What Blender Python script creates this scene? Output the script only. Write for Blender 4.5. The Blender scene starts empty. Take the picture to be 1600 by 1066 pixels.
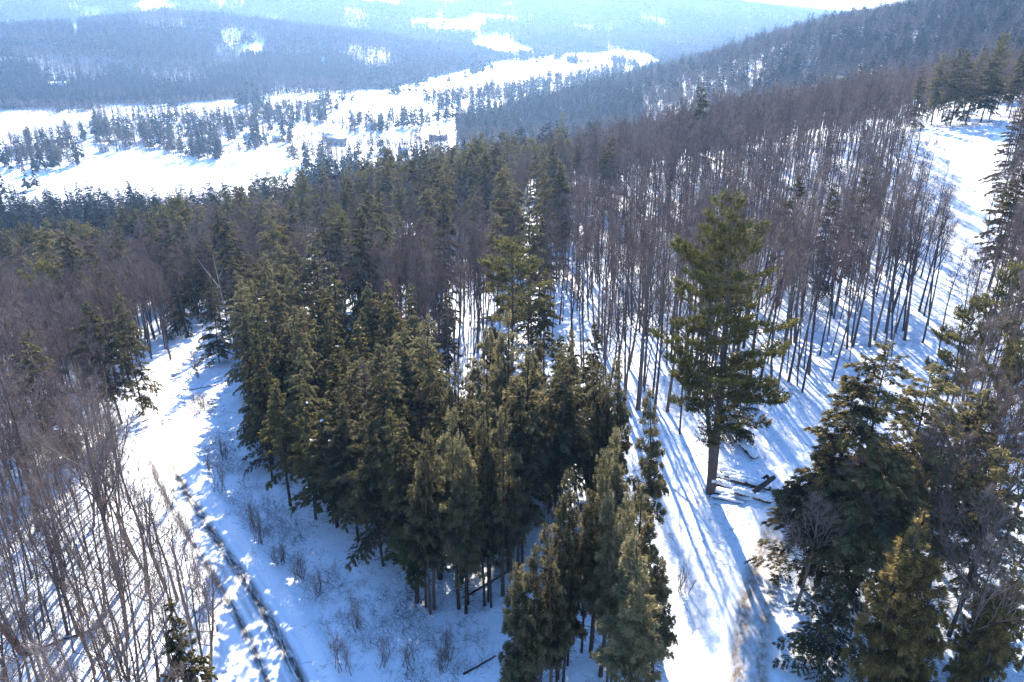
import bpy, math, random
import numpy as np
from mathutils import Vector

rad = math.radians
sc = bpy.context.scene
C = sc.collection

# ------------------------------------------------------------------ camera
CAM = np.array([0.0, 0.0, 46.0])
PITCH = rad(23.2)
FPX = 1244.0                      # focal length in pixels of the 1600 px wide photograph
cam_d = bpy.data.cameras.new('camera')
cam_d.sensor_width = 36.0
cam_d.lens = 36.0 * FPX / 1600.0
cam_d.clip_start = 0.5
cam_d.clip_end = 30000
cam = bpy.data.objects.new('camera', cam_d)
C.objects.link(cam)
cam.location = CAM
cam.rotation_euler = (rad(90) - PITCH, 0, 0)
sc.camera = cam

# ------------------------------------------------------------------ sky, sun, exposure
SUN_EL = rad(24.0)
SUN_AZ = rad(-2.0)                # from +Y (straight ahead), negative = to the left
world = bpy.data.worlds.new('World')
sc.world = world
world.use_nodes = True
wn = world.node_tree.nodes
wl = world.node_tree.links
wn.clear()
sky = wn.new('ShaderNodeTexSky')
sky.sky_type = 'NISHITA'
sky.sun_disc = False
sky.sun_elevation = SUN_EL
sky.sun_rotation = SUN_AZ
sky.altitude = 300
sky.air_density = 1.0
sky.dust_density = 0.0
sky.ozone_density = 7.0
bg = wn.new('ShaderNodeBackground')
bg.inputs['Strength'].default_value = 0.14
wo = wn.new('ShaderNodeOutputWorld')
wl.new(sky.outputs[0], bg.inputs[0])
wl.new(bg.outputs[0], wo.inputs[0])

sun_d = bpy.data.lights.new('sun', 'SUN')
sun_d.energy = 5.0
sun_d.angle = rad(0.5)
sun_d.color = (1.0, 0.93, 0.80)
sun = bpy.data.objects.new('sun', sun_d)
C.objects.link(sun)
sdir = Vector((math.sin(SUN_AZ) * math.cos(SUN_EL), math.cos(SUN_AZ) * math.cos(SUN_EL), math.sin(SUN_EL)))
sun.rotation_euler = sdir.to_track_quat('Z', 'Y').to_euler()
sun.location = (0, 0, 200)

sc.view_settings.view_transform = 'Standard'
sc.view_settings.look = 'None'
sc.view_settings.gamma = 1.0
sc.view_settings.use_curve_mapping = False
sc.view_settings.exposure = 2.1
sc.render.engine = 'CYCLES'
cy = sc.cycles
cy.max_bounces = 5
cy.diffuse_bounces = 2
cy.glossy_bounces = 1
cy.transmission_bounces = 2
cy.volume_bounces = 1
cy.transparent_max_bounces = 4
cy.caustics_reflective = False
cy.caustics_refractive = False
cy.sample_clamp_indirect = 6.0
cy.use_denoising = True
cy.use_adaptive_sampling = False
cy.denoising_prefilter = 'NONE'

HAZE_DENSITY = 0.8e-4

# ------------------------------------------------------------------ pixel <-> world helpers
SP, CP = math.sin(PITCH), math.cos(PITCH)


def pix_dir(u, v):
    r = (np.asarray(u, float) - 800.0) / FPX
    up = (533.0 - np.asarray(v, float)) / FPX
    return np.stack([r, CP + up * SP, -SP + up * CP], -1)


def project(P):
    d = np.asarray(P, float) - CAM
    depth = d[..., 1] * CP - d[..., 2] * SP
    upc = d[..., 1] * SP + d[..., 2] * CP
    dep = np.maximum(depth, 1e-3)
    u = 800 + FPX * d[..., 0] / dep
    v = 533 - FPX * upc / dep
    return np.where(depth > 1, u, -9999.0), np.where(depth > 1, v, 9999.0), depth


# ------------------------------------------------------------------ terrain heights
def tps_fit(pts, lam):
    pts = np.array(pts, float)
    xy, z = pts[:, :2] / 100.0, pts[:, 2]
    n = len(xy)
    d2 = ((xy[:, None] - xy[None]) ** 2).sum(-1)
    K = 0.5 * d2 * np.log(d2 + 1e-9)
    K[np.arange(n), np.arange(n)] = lam
    A = np.zeros((n + 3, n + 3))
    A[:n, :n] = K
    A[:n, n] = 1
    A[:n, n + 1:] = xy
    A[n:, :n] = A[:n, n:].T
    w = np.linalg.solve(A, np.concatenate([z, np.zeros(3)]))
    return xy, w


def tps_eval(fit, x, y):
    xy, w = fit
    n = len(xy)
    X, Y = np.ravel(x) / 100.0, np.ravel(y) / 100.0
    out = np.empty(len(X))
    for i in range(0, len(X), 40000):
        a, b = X[i:i + 40000], Y[i:i + 40000]
        d2 = (a[:, None] - xy[:, 0]) ** 2 + (b[:, None] - xy[:, 1]) ** 2
        out[i:i + 40000] = (0.5 * d2 * np.log(d2 + 1e-9)) @ w[:n] + w[n] + w[n + 1] * a + w[n + 2] * b
    return out.reshape(np.shape(x))


NEAR = [(20, 68, 0), (17, 44, 0), (0, 50, -1), (-17, 44, -1), (-37, 60, -3), (-45, 40, -2.5), (-60, 126, -12), (-46, 90, -7),
        (-24, 74, -4), (0, 75, -1.5), (0, 100, -3), (-25, 150, -11), (-30, 300, -24), (-80, 110, -12), (-70, 70, -6), (-100, 150, -20),
        (-120, 250, -38), (-220, 350, -63), (-100, 350, -50), (0, 400, -38), (0, 550, -68), (20, 100, -1), (60, 70, 3), (45, 100, 1),
        (70, 110, 4), (90, 130, 6), (110, 200, 11), (130, 240, 13), (60, 200, 3), (60, 260, 0), (20, 200, -7), (20, 300, -18),
        (150, 240, 16), (180, 300, 13), (200, 400, -2), (160, 400, -9), (100, 400, -24), (100, 330, -8), (250, 500, -5), (180, 500, -22),
        (300, 600, 6), (250, 800, -6), (309, 900, 9), (395, 850, 31), (470, 800, 47), (600, 700, 60), (216, 950, -26), (107, 1000, -60),
        (300, 1150, -45), (450, 1150, -15), (150, 1200, -86), (-385, 600, -87), (-200, 600, -86), (-100, 650, -87), (-50, 750, -89),
        (50, 850, -88), (60, 700, -72), (-300, 900, -89), (-500, 800, -89), (-500, 450, -75), (-250, 150, -42), (-150, 20, -12),
        (0, -60, 4), (120, -40, 14), (-120, -60, -4), (120, 60, 9), (250, 200, 26), (350, 400, 24), (420, 600, 36), (0, 10, 1)]
FAR = [(-694, 1115, -89), (-390, 1263, -89), (-234, 1527, -89), (-55, 1930, -89), (-400, 900, -89), (0, 1100, -89), (100, 1500, -89),
       (150, 2000, -89), (-200, 1150, -89), (-600, 900, -89), (-1200, 1000, -85), (-880, 1300, -62), (-620, 1450, -60), (-420, 1650, -62),
       (-1075, 1800, -15), (-708, 1900, -12), (-376, 2000, -40), (-160, 2100, -76), (-1500, 1700, -10), (-900, 2450, -55), (-350, 2500, -72),
       (-1900, 3200, 44), (-950, 3200, 38), (-240, 3400, 24), (-1400, 2700, -30), (-80, 2700, -52), (-40, 2300, -78), (-150, 3000, -6),
       (327, 2150, -89), (140, 3600, 34), (560, 3800, 26), (960, 3800, 42), (700, 3000, -45), (350, 3000, -40), (1300, 3800, -55),
       (600, 2300, -88), (1000, 2500, -80), (300, 1700, -88), (600, 1600, -80), (900, 1200, -60), (1400, 1800, -60), (0, 4400, 0),
       (1600, 4600, -50), (-1500, 4500, 10)]
NF = tps_fit(NEAR, 0.02)
FF = tps_fit(FAR, 0.5)


def smooth(a, b, x):
    t = np.clip((x - a) / (b - a), 0, 1)
    return t * t * (3 - 2 * t)


def wav(x, y, L, seed):
    r = np.random.default_rng(seed)
    out = 0
    for _ in range(5):
        a, ph, k = r.uniform(0, 6.28), r.uniform(0, 6.28), r.uniform(0.7, 1.5)
        out = out + np.sin((x * math.cos(a) + y * math.sin(a)) * 6.28 / (L * k) + ph)
    return out / 5


def base_ground(x, y):
    x, y = np.asarray(x, float), np.asarray(y, float)
    dn = np.hypot(x * 0.9, y - 350)
    w = smooth(800, 1250, dn)
    zn = np.clip(tps_eval(NF, x, y), -89.5, 110)
    zf = np.clip(tps_eval(FF, x, y), -89.5, 60)
    r = np.hypot(x, y)
    wf = smooth(3600, 5200, r)
    zf = zf * (1 - wf) + wf * (-40 + 62 * wav(x, y, 2300, 5))
    far_amp = smooth(-80, -50, zf) * smooth(900, 1600, r)
    zf = zf + far_amp * (26 * wav(x, y, 900, 10) + 14 * wav(x, y, 400, 11) + 5 * wav(x, y, 150, 12))
    z = zn * (1 - w) + zf * w
    near_amp = 1 - smooth(200, 600, r)
    z = z + (1 - smooth(60, 160, r)) * 0.035 * wav(x, y, 1.7, 24)
    z = z + near_amp * (0.22 * wav(x, y, 11, 21) + 0.10 * wav(x, y, 4.3, 22)) + smooth(120, 400, r) * (1 - w) * 1.5 * wav(x, y, 60, 23)
    return z


def ray_ground(us, vs, hs=0.0, gf=base_ground):
    us, vs = np.atleast_1d(us).astype(float), np.atleast_1d(vs).astype(float)
    hs = np.broadcast_to(np.asarray(hs, float), us.shape)
    D = pix_dir(us, vs)
    ts = np.geomspace(22, 9000, 420)
    P = CAM + D[:, None, :] * ts[None, :, None]
    f = P[..., 2] - gf(P[..., 0], P[..., 1]) - hs[:, None]
    neg = f < 0
    idx = np.where(neg.any(1), neg.argmax(1), len(ts) - 1)
    lo, hi = ts[np.maximum(idx - 1, 0)], ts[idx]
    for _ in range(22):
        m = (lo + hi) / 2
        p = CAM + D * m[:, None]
        fm = p[:, 2] - gf(p[:, 0], p[:, 1]) - hs
        lo, hi = np.where(fm > 0, m, lo), np.where(fm > 0, hi, m)
    p = CAM + D * hi[:, None]
    p[:, 2] = gf(p[:, 0], p[:, 1])
    return p


# ------------------------------------------------------------------ road and lane centrelines
def path_samples(pix, step=0.25):
    pts = ray_ground([p[0] for p in pix], [p[1] for p in pix])[:, :2]
    t = np.concatenate([[0], np.cumsum(np.hypot(*np.diff(pts, axis=0).T))])
    # Catmull-Rom style smooth interpolation on a fine parameter
    n = int(t[-1] / step)
    tt = np.linspace(0, t[-1], n)
    xs, ys = np.interp(tt, t, pts[:, 0]), np.interp(tt, t, pts[:, 1])
    k = int(10 / step) | 1
    ker = np.hanning(k)
    ker /= ker.sum()
    xs = np.convolve(np.pad(xs, k // 2, mode='reflect', reflect_type='odd'), ker, 'valid')
    ys = np.convolve(np.pad(ys, k // 2, mode='reflect', reflect_type='odd'), ker, 'valid')
    zs = base_ground(xs, ys)
    k2 = int(14 / step) | 1
    ker = np.hanning(k2)
    ker /= ker.sum()
    zs = np.convolve(np.pad(zs, k2 // 2, mode='reflect', reflect_type='odd'), ker, 'valid')
    return np.stack([xs, ys, zs], 1)


ROAD_PIX = [(560, 1330), (500, 1190), (446, 1080), (402, 985), (358, 910), (312, 840), (272, 775), (245, 715), (236, 668), (240, 630), (254, 595),
            (280, 562), (312, 538), (350, 522)]
LANE_PIX = [(1150, 1330), (1160, 1180), (1168, 1060), (1174, 985), (1188, 915), (1206, 855), (1232, 800), (1262, 755)]
ROAD = path_samples(ROAD_PIX)
LANE = path_samples(LANE_PIX)


def near_path(S, x, y):
    d2 = (x[:, None] - S[None, ::2, 0]) ** 2 + (y[:, None] - S[None, ::2, 1]) ** 2
    i = d2.argmin(1) * 2
    return np.sqrt(d2.min(1)), i


def ground(x, y):
    x, y = np.asarray(x, float), np.asarray(y, float)
    shp = x.shape
    X, Y = x.ravel(), y.ravel()
    z = base_ground(X, Y)
    for S, flat, fade, berm in ((ROAD, 2.7, 6.0, 0.38), (LANE, 2.5, 5.0, 0.2)):
        m = np.where((X > S[:, 0].min() - 9) & (X < S[:, 0].max() + 9) & (Y > S[:, 1].min() - 9) & (Y < S[:, 1].max() + 9))[0]
        for k in range(0, len(m), 20000):
            mm = m[k:k + 20000]
            d, i = near_path(S, X[mm], Y[mm])
            w = 1 - smooth(flat, fade, d)
            z[mm] = z[mm] * (1 - w) + S[i, 2] * w + berm * np.exp(-((d - flat - 0.9) / 0.65) ** 2) * (1 + 0.5 * wav(X[mm], Y[mm], 5, 31))
    return z.reshape(shp)


# ------------------------------------------------------------------ materials
def new_mat(name):
    m = bpy.data.materials.new(name)
    m.use_nodes = True
    nt = m.node_tree
    nt.nodes.clear()
    return m, nt, nt.nodes, nt.links


def ramp(nt, pos_cols, interp='LINEAR'):
    n = nt.nodes.new('ShaderNodeValToRGB')
    n.color_ramp.interpolation = interp
    els = n.color_ramp.elements
    els[0].position, els[0].color = pos_cols[0][0], (*pos_cols[0][1], 1)
    els[1].position, els[1].color = pos_cols[-1][0], (*pos_cols[-1][1], 1)
    for p, c in pos_cols[1:-1]:
        e = els.new(p)
        e.color = (*c, 1)
    return n


def foliage_mat(name, cols, transl=0.35, tip=None, gloss=0.028):
    m, nt, N, L = new_mat(name)
    out = N.new('ShaderNodeOutputMaterial')
    oi = N.new('ShaderNodeObjectInfo')
    geo = N.new('ShaderNodeNewGeometry')
    nz = N.new('ShaderNodeTexNoise')
    nz.inputs['Scale'].default_value = 2.0
    nz.inputs['Detail'].default_value = 4
    L.new(geo.outputs['Position'], nz.inputs['Vector'])
    add = N.new('ShaderNodeMath')
    add.operation = 'MULTIPLY_ADD'
    L.new(oi.outputs['Random'], add.inputs[0])
    add.inputs[1].default_value = 0.85
    sub = N.new('ShaderNodeMath')
    sub.operation = 'MULTIPLY_ADD'
    L.new(nz.outputs[0], sub.inputs[0])
    sub.inputs[1].default_value = 1.3
    sub.inputs[2].default_value = -0.62
    L.new(sub.outputs[0], add.inputs[2])
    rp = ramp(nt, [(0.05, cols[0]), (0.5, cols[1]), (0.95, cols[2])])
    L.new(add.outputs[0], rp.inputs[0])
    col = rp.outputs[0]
    if tip is not None:  # paler branch ends: new growth, with sunlit highlights put into the colour
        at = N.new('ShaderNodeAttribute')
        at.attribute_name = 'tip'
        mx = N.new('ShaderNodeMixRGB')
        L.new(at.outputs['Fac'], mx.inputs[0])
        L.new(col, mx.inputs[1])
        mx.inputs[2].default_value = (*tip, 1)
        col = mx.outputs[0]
    df = N.new('ShaderNodeBsdfDiffuse')
    tr = N.new('ShaderNodeBsdfTranslucent')
    L.new(col, df.inputs[0])
    L.new(col, tr.inputs[0])
    mix = N.new('ShaderNodeMixShader')
    mix.inputs[0].default_value = transl
    L.new(df.outputs[0], mix.inputs[1])
    L.new(tr.outputs[0], mix.inputs[2])
    gl = N.new('ShaderNodeBsdfGlossy')
    gl.inputs['Roughness'].default_value = 0.55
    gl.inputs['Color'].default_value = (0.95, 0.80, 0.45, 1)
    mg = N.new('ShaderNodeMixShader')
    mg.inputs[0].default_value = gloss
    L.new(mix.outputs[0], mg.inputs[1])
    L.new(gl.outputs[0], mg.inputs[2])
    L.new(mg.outputs[0], out.inputs[0])
    return m


def bark_mat(name, c0, c1, scale=3.0, snow=0.0):
    m, nt, N, L = new_mat(name)
    out = N.new('ShaderNodeOutputMaterial')
    tc = N.new('ShaderNodeTexCoord')
    mp = N.new('ShaderNodeMapping')
    mp.inputs['Scale'].default_value = (1, 1, 0.25)
    L.new(tc.outputs['Object'], mp.inputs[0])
    nz = N.new('ShaderNodeTexNoise')
    nz.inputs['Scale'].default_value = scale
    nz.inputs['Detail'].default_value = 5
    L.new(mp.outputs[0], nz.inputs['Vector'])
    oi = N.new('ShaderNodeObjectInfo')
    add = N.new('ShaderNodeMath')
    add.operation = 'MULTIPLY_ADD'
    L.new(oi.outputs['Random'], add.inputs[0])
    add.inputs[1].default_value = 0.75
    s = N.new('ShaderNodeMath')
    s.operation = 'MULTIPLY_ADD'
    L.new(nz.outputs[0], s.inputs[0])
    s.inputs[1].default_value = 1.5
    s.inputs[2].default_value = -0.65
    L.new(s.outputs[0], add.inputs[2])
    rp = ramp(nt, [(0, c0), (1, c1)])
    L.new(add.outputs[0], rp.inputs[0])
    b = N.new('ShaderNodeBsdfDiffuse')
    L.new(rp.outputs[0], b.inputs[0])
    bp = N.new('ShaderNodeBump')
    bp.inputs['Strength'].default_value = 0.5
    bp.inputs['Distance'].default_value = 0.05
    L.new(nz.outputs[0], bp.inputs['Height'])
    L.new(bp.outputs[0], b.inputs['Normal'])
    L.new(b.outputs[0], out.inputs[0])
    return m


def plain_mat(name, c, rough=0.8):
    m, nt, N, L = new_mat(name)
    out = N.new('ShaderNodeOutputMaterial')
    b = N.new('ShaderNodeBsdfPrincipled')
    b.inputs['Roughness'].default_value = rough
    nz = N.new('ShaderNodeTexNoise')
    nz.inputs['Scale'].default_value = 4
    rp = ramp(nt, [(0.3, tuple(v * 0.85 for v in c)), (0.7, tuple(min(1, v * 1.1) for v in c))])
    L.new(nz.outputs[0], rp.inputs[0])
    L.new(rp.outputs[0], b.inputs['Base Color'])
    L.new(b.outputs[0], out.inputs[0])
    return m


SNOW = (0.84, 0.85, 0.87)


def snow_bump(nt, N, L, vec, strength=0.8):
    n1 = N.new('ShaderNodeTexNoise')
    n1.inputs['Scale'].default_value = 0.9
    n1.inputs['Detail'].default_value = 8
    n1.inputs['Roughness'].default_value = 0.72
    L.new(vec, n1.inputs['Vector'])
    bp = N.new('ShaderNodeBump')
    bp.inputs['Strength'].default_value = strength
    bp.inputs['Distance'].default_value = 0.35
    L.new(n1.outputs[0], bp.inputs['Height'])
    return bp, n1


def snow_ground_mat():
    m, nt, N, L = new_mat('snow')
    out = N.new('ShaderNodeOutputMaterial')
    geo = N.new('ShaderNodeNewGeometry')
    bp, n1 = snow_bump(nt, N, L, geo.outputs['Position'])
    # fallen twigs, bark crumbs and grass tips that stick out of the snow
    n2 = N.new('ShaderNodeTexNoise')
    n2.inputs['Scale'].default_value = 2.6
    n2.inputs['Detail'].default_value = 6
    n2.inputs['Roughness'].default_value = 0.75
    L.new(geo.outputs['Position'], n2.inputs['Vector'])
    n3 = N.new('ShaderNodeTexNoise')
    n3.inputs['Scale'].default_value = 0.09
    n3.inputs['Detail'].default_value = 2
    L.new(geo.outputs['Position'], n3.inputs['Vector'])
    a = N.new('ShaderNodeMath')
    a.operation = 'MULTIPLY_ADD'
    L.new(n3.outputs[0], a.inputs[0])
    a.inputs[1].default_value = 0.28
    L.new(n2.outputs[0], a.inputs[2])
    rp = ramp(nt, [(0.79, (0, 0, 0)), (0.88, (1, 1, 1))])
    L.new(a.outputs[0], rp.inputs[0])
    mx = N.new('ShaderNodeMixRGB')
    mx.inputs[1].default_value = (*SNOW, 1)
    mx.inputs[2].default_value = (0.20, 0.15, 0.11, 1)
    f = N.new('ShaderNodeMath')
    f.operation = 'MULTIPLY'
    f.inputs[1].default_value = 0.55
    L.new(rp.outputs[0], f.inputs[0])
    L.new(f.outputs[0], mx.inputs[0])
    b = N.new('ShaderNodeBsdfPrincipled')
    b.inputs['Roughness'].default_value = 0.65
    b.inputs['Specular IOR Level'].default_value = 0.15
    L.new(mx.outputs[0], b.inputs['Base Color'])
    L.new(bp.outputs[0], b.inputs['Normal'])
    L.new(b.outputs[0], out.inputs[0])
    return m


def road_mat(name, tracks, dirt, dark, v_split, amount, brk=(0.33, 0.52), streak=(22, 0.4)):
    """UV.x runs 0..1 across the road, UV.y in metres along it."""
    m, nt, N, L = new_mat(name)
    out = N.new('ShaderNodeOutputMaterial')
    uv = N.new('ShaderNodeUVMap')
    sep = N.new('ShaderNodeSeparateXYZ')
    L.new(uv.outputs[0], sep.inputs[0])
    geo = N.new('ShaderNodeNewGeometry')
    bp, n1 = snow_bump(nt, N, L, geo.outputs['Position'], 0.35)
    nw = N.new('ShaderNodeTexNoise')
    nw.inputs['Scale'].default_value = 0.35
    L.new(geo.outputs['Position'], nw.inputs['Vector'])
    wob = N.new('ShaderNodeMath')
    wob.operation = 'MULTIPLY_ADD'
    L.new(nw.outputs[0], wob.inputs[0])
    wob.inputs[1].default_value = 0.05
    L.new(sep.outputs[0], wob.inputs[2])
    total = None
    for (c, w, s) in tracks:
        d = N.new('ShaderNodeMath')
        d.operation = 'SUBTRACT'
        L.new(wob.outputs[0], d.inputs[0])
        d.inputs[1].default_value = c + 0.025
        ab = N.new('ShaderNodeMath')
        ab.operation = 'ABSOLUTE'
        L.new(d.outputs[0], ab.inputs[0])
        mr = N.new('ShaderNodeMapRange')
        mr.interpolation_type = 'SMOOTHSTEP'
        L.new(ab.outputs[0], mr.inputs[0])
        mr.inputs[1].default_value = w
        mr.inputs[2].default_value = w * 0.1
        mr.inputs[3].default_value = 0
        mr.inputs[4].default_value = s
        if total is None:
            total = mr.outputs[0]
        else:
            mxm = N.new('ShaderNodeMath')
            mxm.operation = 'MAXIMUM'
            L.new(total, mxm.inputs[0])
            L.new(mr.outputs[0], mxm.inputs[1])
            total = mxm.outputs[0]
    # streaks broken up along the way
    mp = N.new('ShaderNodeMapping')
    mp.inputs['Scale'].default_value = (*streak, 1)
    L.new(uv.outputs[0], mp.inputs[0])
    ns = N.new('ShaderNodeTexNoise')
    ns.inputs['Scale'].default_value = 1.0
    ns.inputs['Detail'].default_value = 7
    ns.inputs['Roughness'].default_value = 0.78
    L.new(mp.outputs[0], ns.inputs['Vector'])
    br = N.new('ShaderNodeMapRange')
    L.new(ns.outputs[0], br.inputs[0])
    br.inputs[1].default_value = brk[0]
    br.inputs[2].default_value = brk[1]
    mul = N.new('ShaderNodeMath')
    mul.operation = 'MULTIPLY'
    L.new(total, mul.inputs[0])
    L.new(br.outputs[0], mul.inputs[1])
    mul2 = N.new('ShaderNodeMath')
    mul2.operation = 'MULTIPLY'
    L.new(mul.outputs[0], mul2.inputs[0])
    # worn through near the camera, packed snow further on
    mv = N.new('ShaderNodeMapRange')
    mv.interpolation_type = 'SMOOTHSTEP'
    L.new(sep.outputs[1], mv.inputs[0])
    mv.inputs[1].default_value = v_split - 8
    mv.inputs[2].default_value = v_split + 8
    mv.inputs[3].default_value = amount[0]
    mv.inputs[4].default_value = amount[1]
    L.new(mv.outputs[0], mul2.inputs[1])
    dm = N.new('ShaderNodeMixRGB')
    dmf = N.new('ShaderNodeMapRange')
    L.new(sep.outputs[1], dmf.inputs[0])
    dmf.inputs[1].default_value = v_split - 8
    dmf.inputs[2].default_value = v_split + 8
    L.new(dmf.outputs[0], dm.inputs[0])
    dm.inputs[1].default_value = (*dark, 1)
    dm.inputs[2].default_value = (*dirt, 1)
    mx = N.new('ShaderNodeMixRGB')
    mx.inputs[1].default_value = (*SNOW, 1)
    L.new(dm.outputs[0], mx.inputs[2])
    L.new(mul2.outputs[0], mx.inputs[0])
    b = N.new('ShaderNodeBsdfPrincipled')
    b.inputs['Roughness'].default_value = 0.7
    b.inputs['Specular IOR Level'].default_value = 0.15
    L.new(mx.outputs[0], b.inputs['Base Color'])
    L.new(bp.outputs[0], b.inputs['Normal'])
    L.new(b.outputs[0], out.inputs[0])
    return m


M = {}
M['snow'] = snow_ground_mat()
M['road'] = road_mat('packed_snow_road', [(0.34, 0.12, 0.95), (0.72, 0.17, 1.0), (0.53, 0.08, 0.35)], (0.40, 0.27, 0.15), (0.055, 0.044, 0.036), 62, (1.0, 0.85))
M['lane'] = road_mat('sanded_lane', [(0.34, 0.24, 1.0), (0.68, 0.22, 0.9), (0.5, 0.42, 0.6)], (0.30, 0.19, 0.095), (0.24, 0.15, 0.075), 30, (1.0, 0.95), (0.26, 0.60), (9, 0.9))
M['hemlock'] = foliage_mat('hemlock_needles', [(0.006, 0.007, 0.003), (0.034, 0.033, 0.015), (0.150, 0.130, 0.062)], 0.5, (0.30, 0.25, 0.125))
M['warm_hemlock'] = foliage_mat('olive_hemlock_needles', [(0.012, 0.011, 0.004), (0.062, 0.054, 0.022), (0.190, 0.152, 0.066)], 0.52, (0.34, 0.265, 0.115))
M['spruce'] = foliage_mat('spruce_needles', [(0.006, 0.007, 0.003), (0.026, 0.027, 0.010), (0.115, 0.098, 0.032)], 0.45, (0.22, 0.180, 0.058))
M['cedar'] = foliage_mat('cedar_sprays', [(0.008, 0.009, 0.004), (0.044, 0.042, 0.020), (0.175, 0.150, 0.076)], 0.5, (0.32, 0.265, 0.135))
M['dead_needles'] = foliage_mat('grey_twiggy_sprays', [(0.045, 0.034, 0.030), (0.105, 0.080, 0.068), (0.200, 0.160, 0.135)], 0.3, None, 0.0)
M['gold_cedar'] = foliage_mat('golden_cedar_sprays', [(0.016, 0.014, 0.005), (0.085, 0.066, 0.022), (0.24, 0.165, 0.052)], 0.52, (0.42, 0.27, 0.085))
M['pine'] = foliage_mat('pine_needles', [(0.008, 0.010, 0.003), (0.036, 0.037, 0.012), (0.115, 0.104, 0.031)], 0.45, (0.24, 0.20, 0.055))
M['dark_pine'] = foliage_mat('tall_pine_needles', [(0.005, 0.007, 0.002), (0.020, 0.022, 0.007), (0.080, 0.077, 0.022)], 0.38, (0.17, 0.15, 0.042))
M['far_needles'] = foliage_mat('far_needles', [(0.007, 0.010, 0.007), (0.020, 0.026, 0.017), (0.052, 0.052, 0.032)], 0.3, None, 0.0)
M['bark'] = bark_mat('grey_brown_bark', (0.045, 0.034, 0.030), (0.170, 0.130, 0.110))
M['twig'] = bark_mat('purple_brown_twigs', (0.085, 0.062, 0.054), (0.240, 0.180, 0.152), 1.0)
M['conifer_bark'] = bark_mat('dark_conifer_bark', (0.028, 0.021, 0.017), (0.095, 0.070, 0.056))
M['pine_bark'] = bark_mat('pine_bark', (0.070, 0.052, 0.045), (0.165, 0.125, 0.105), 5.0)
M['pale_bark'] = bark_mat('pale_pole_bark', (0.065, 0.047, 0.038), (0.215, 0.160, 0.125))
M['dead'] = bark_mat('bleached_dead_wood', (0.24, 0.22, 0.19), (0.42, 0.38, 0.33))
M['red_wood'] = bark_mat('rotten_red_wood', (0.13, 0.050, 0.032), (0.24, 0.10, 0.06))
M['cut'] = plain_mat('cut_wood', (0.46, 0.30, 0.17))
M['snow_cap'] = plain_mat('settled_snow', SNOW, 0.65)
M['paper'] = plain_mat('white_notice', (0.80, 0.80, 0.78), 0.5)
M['wall_white'] = plain_mat('white_clapboard', (0.72, 0.71, 0.68))
M['wall_tan'] = plain_mat('weathered_boards', (0.30, 0.25, 0.21))
M['wall_red'] = plain_mat('red_barn_boards', (0.25, 0.07, 0.05))
M['roof_snow'] = plain_mat('snow_on_roof', SNOW, 0.65)
M['roof_dark'] = plain_mat('dark_metal_roof', (0.14, 0.16, 0.17), 0.45)
M['pane'] = plain_mat('window_glass', (0.03, 0.035, 0.04), 0.15)
M['brick'] = plain_mat('chimney_brick', (0.28, 0.13, 0.09))
M['leaf_red'] = plain_mat('withered_red_leaves', (0.30, 0.12, 0.08))
M['brush_red'] = bark_mat('reddish_brush', (0.20, 0.11, 0.08), (0.34, 0.21, 0.15))


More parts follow.
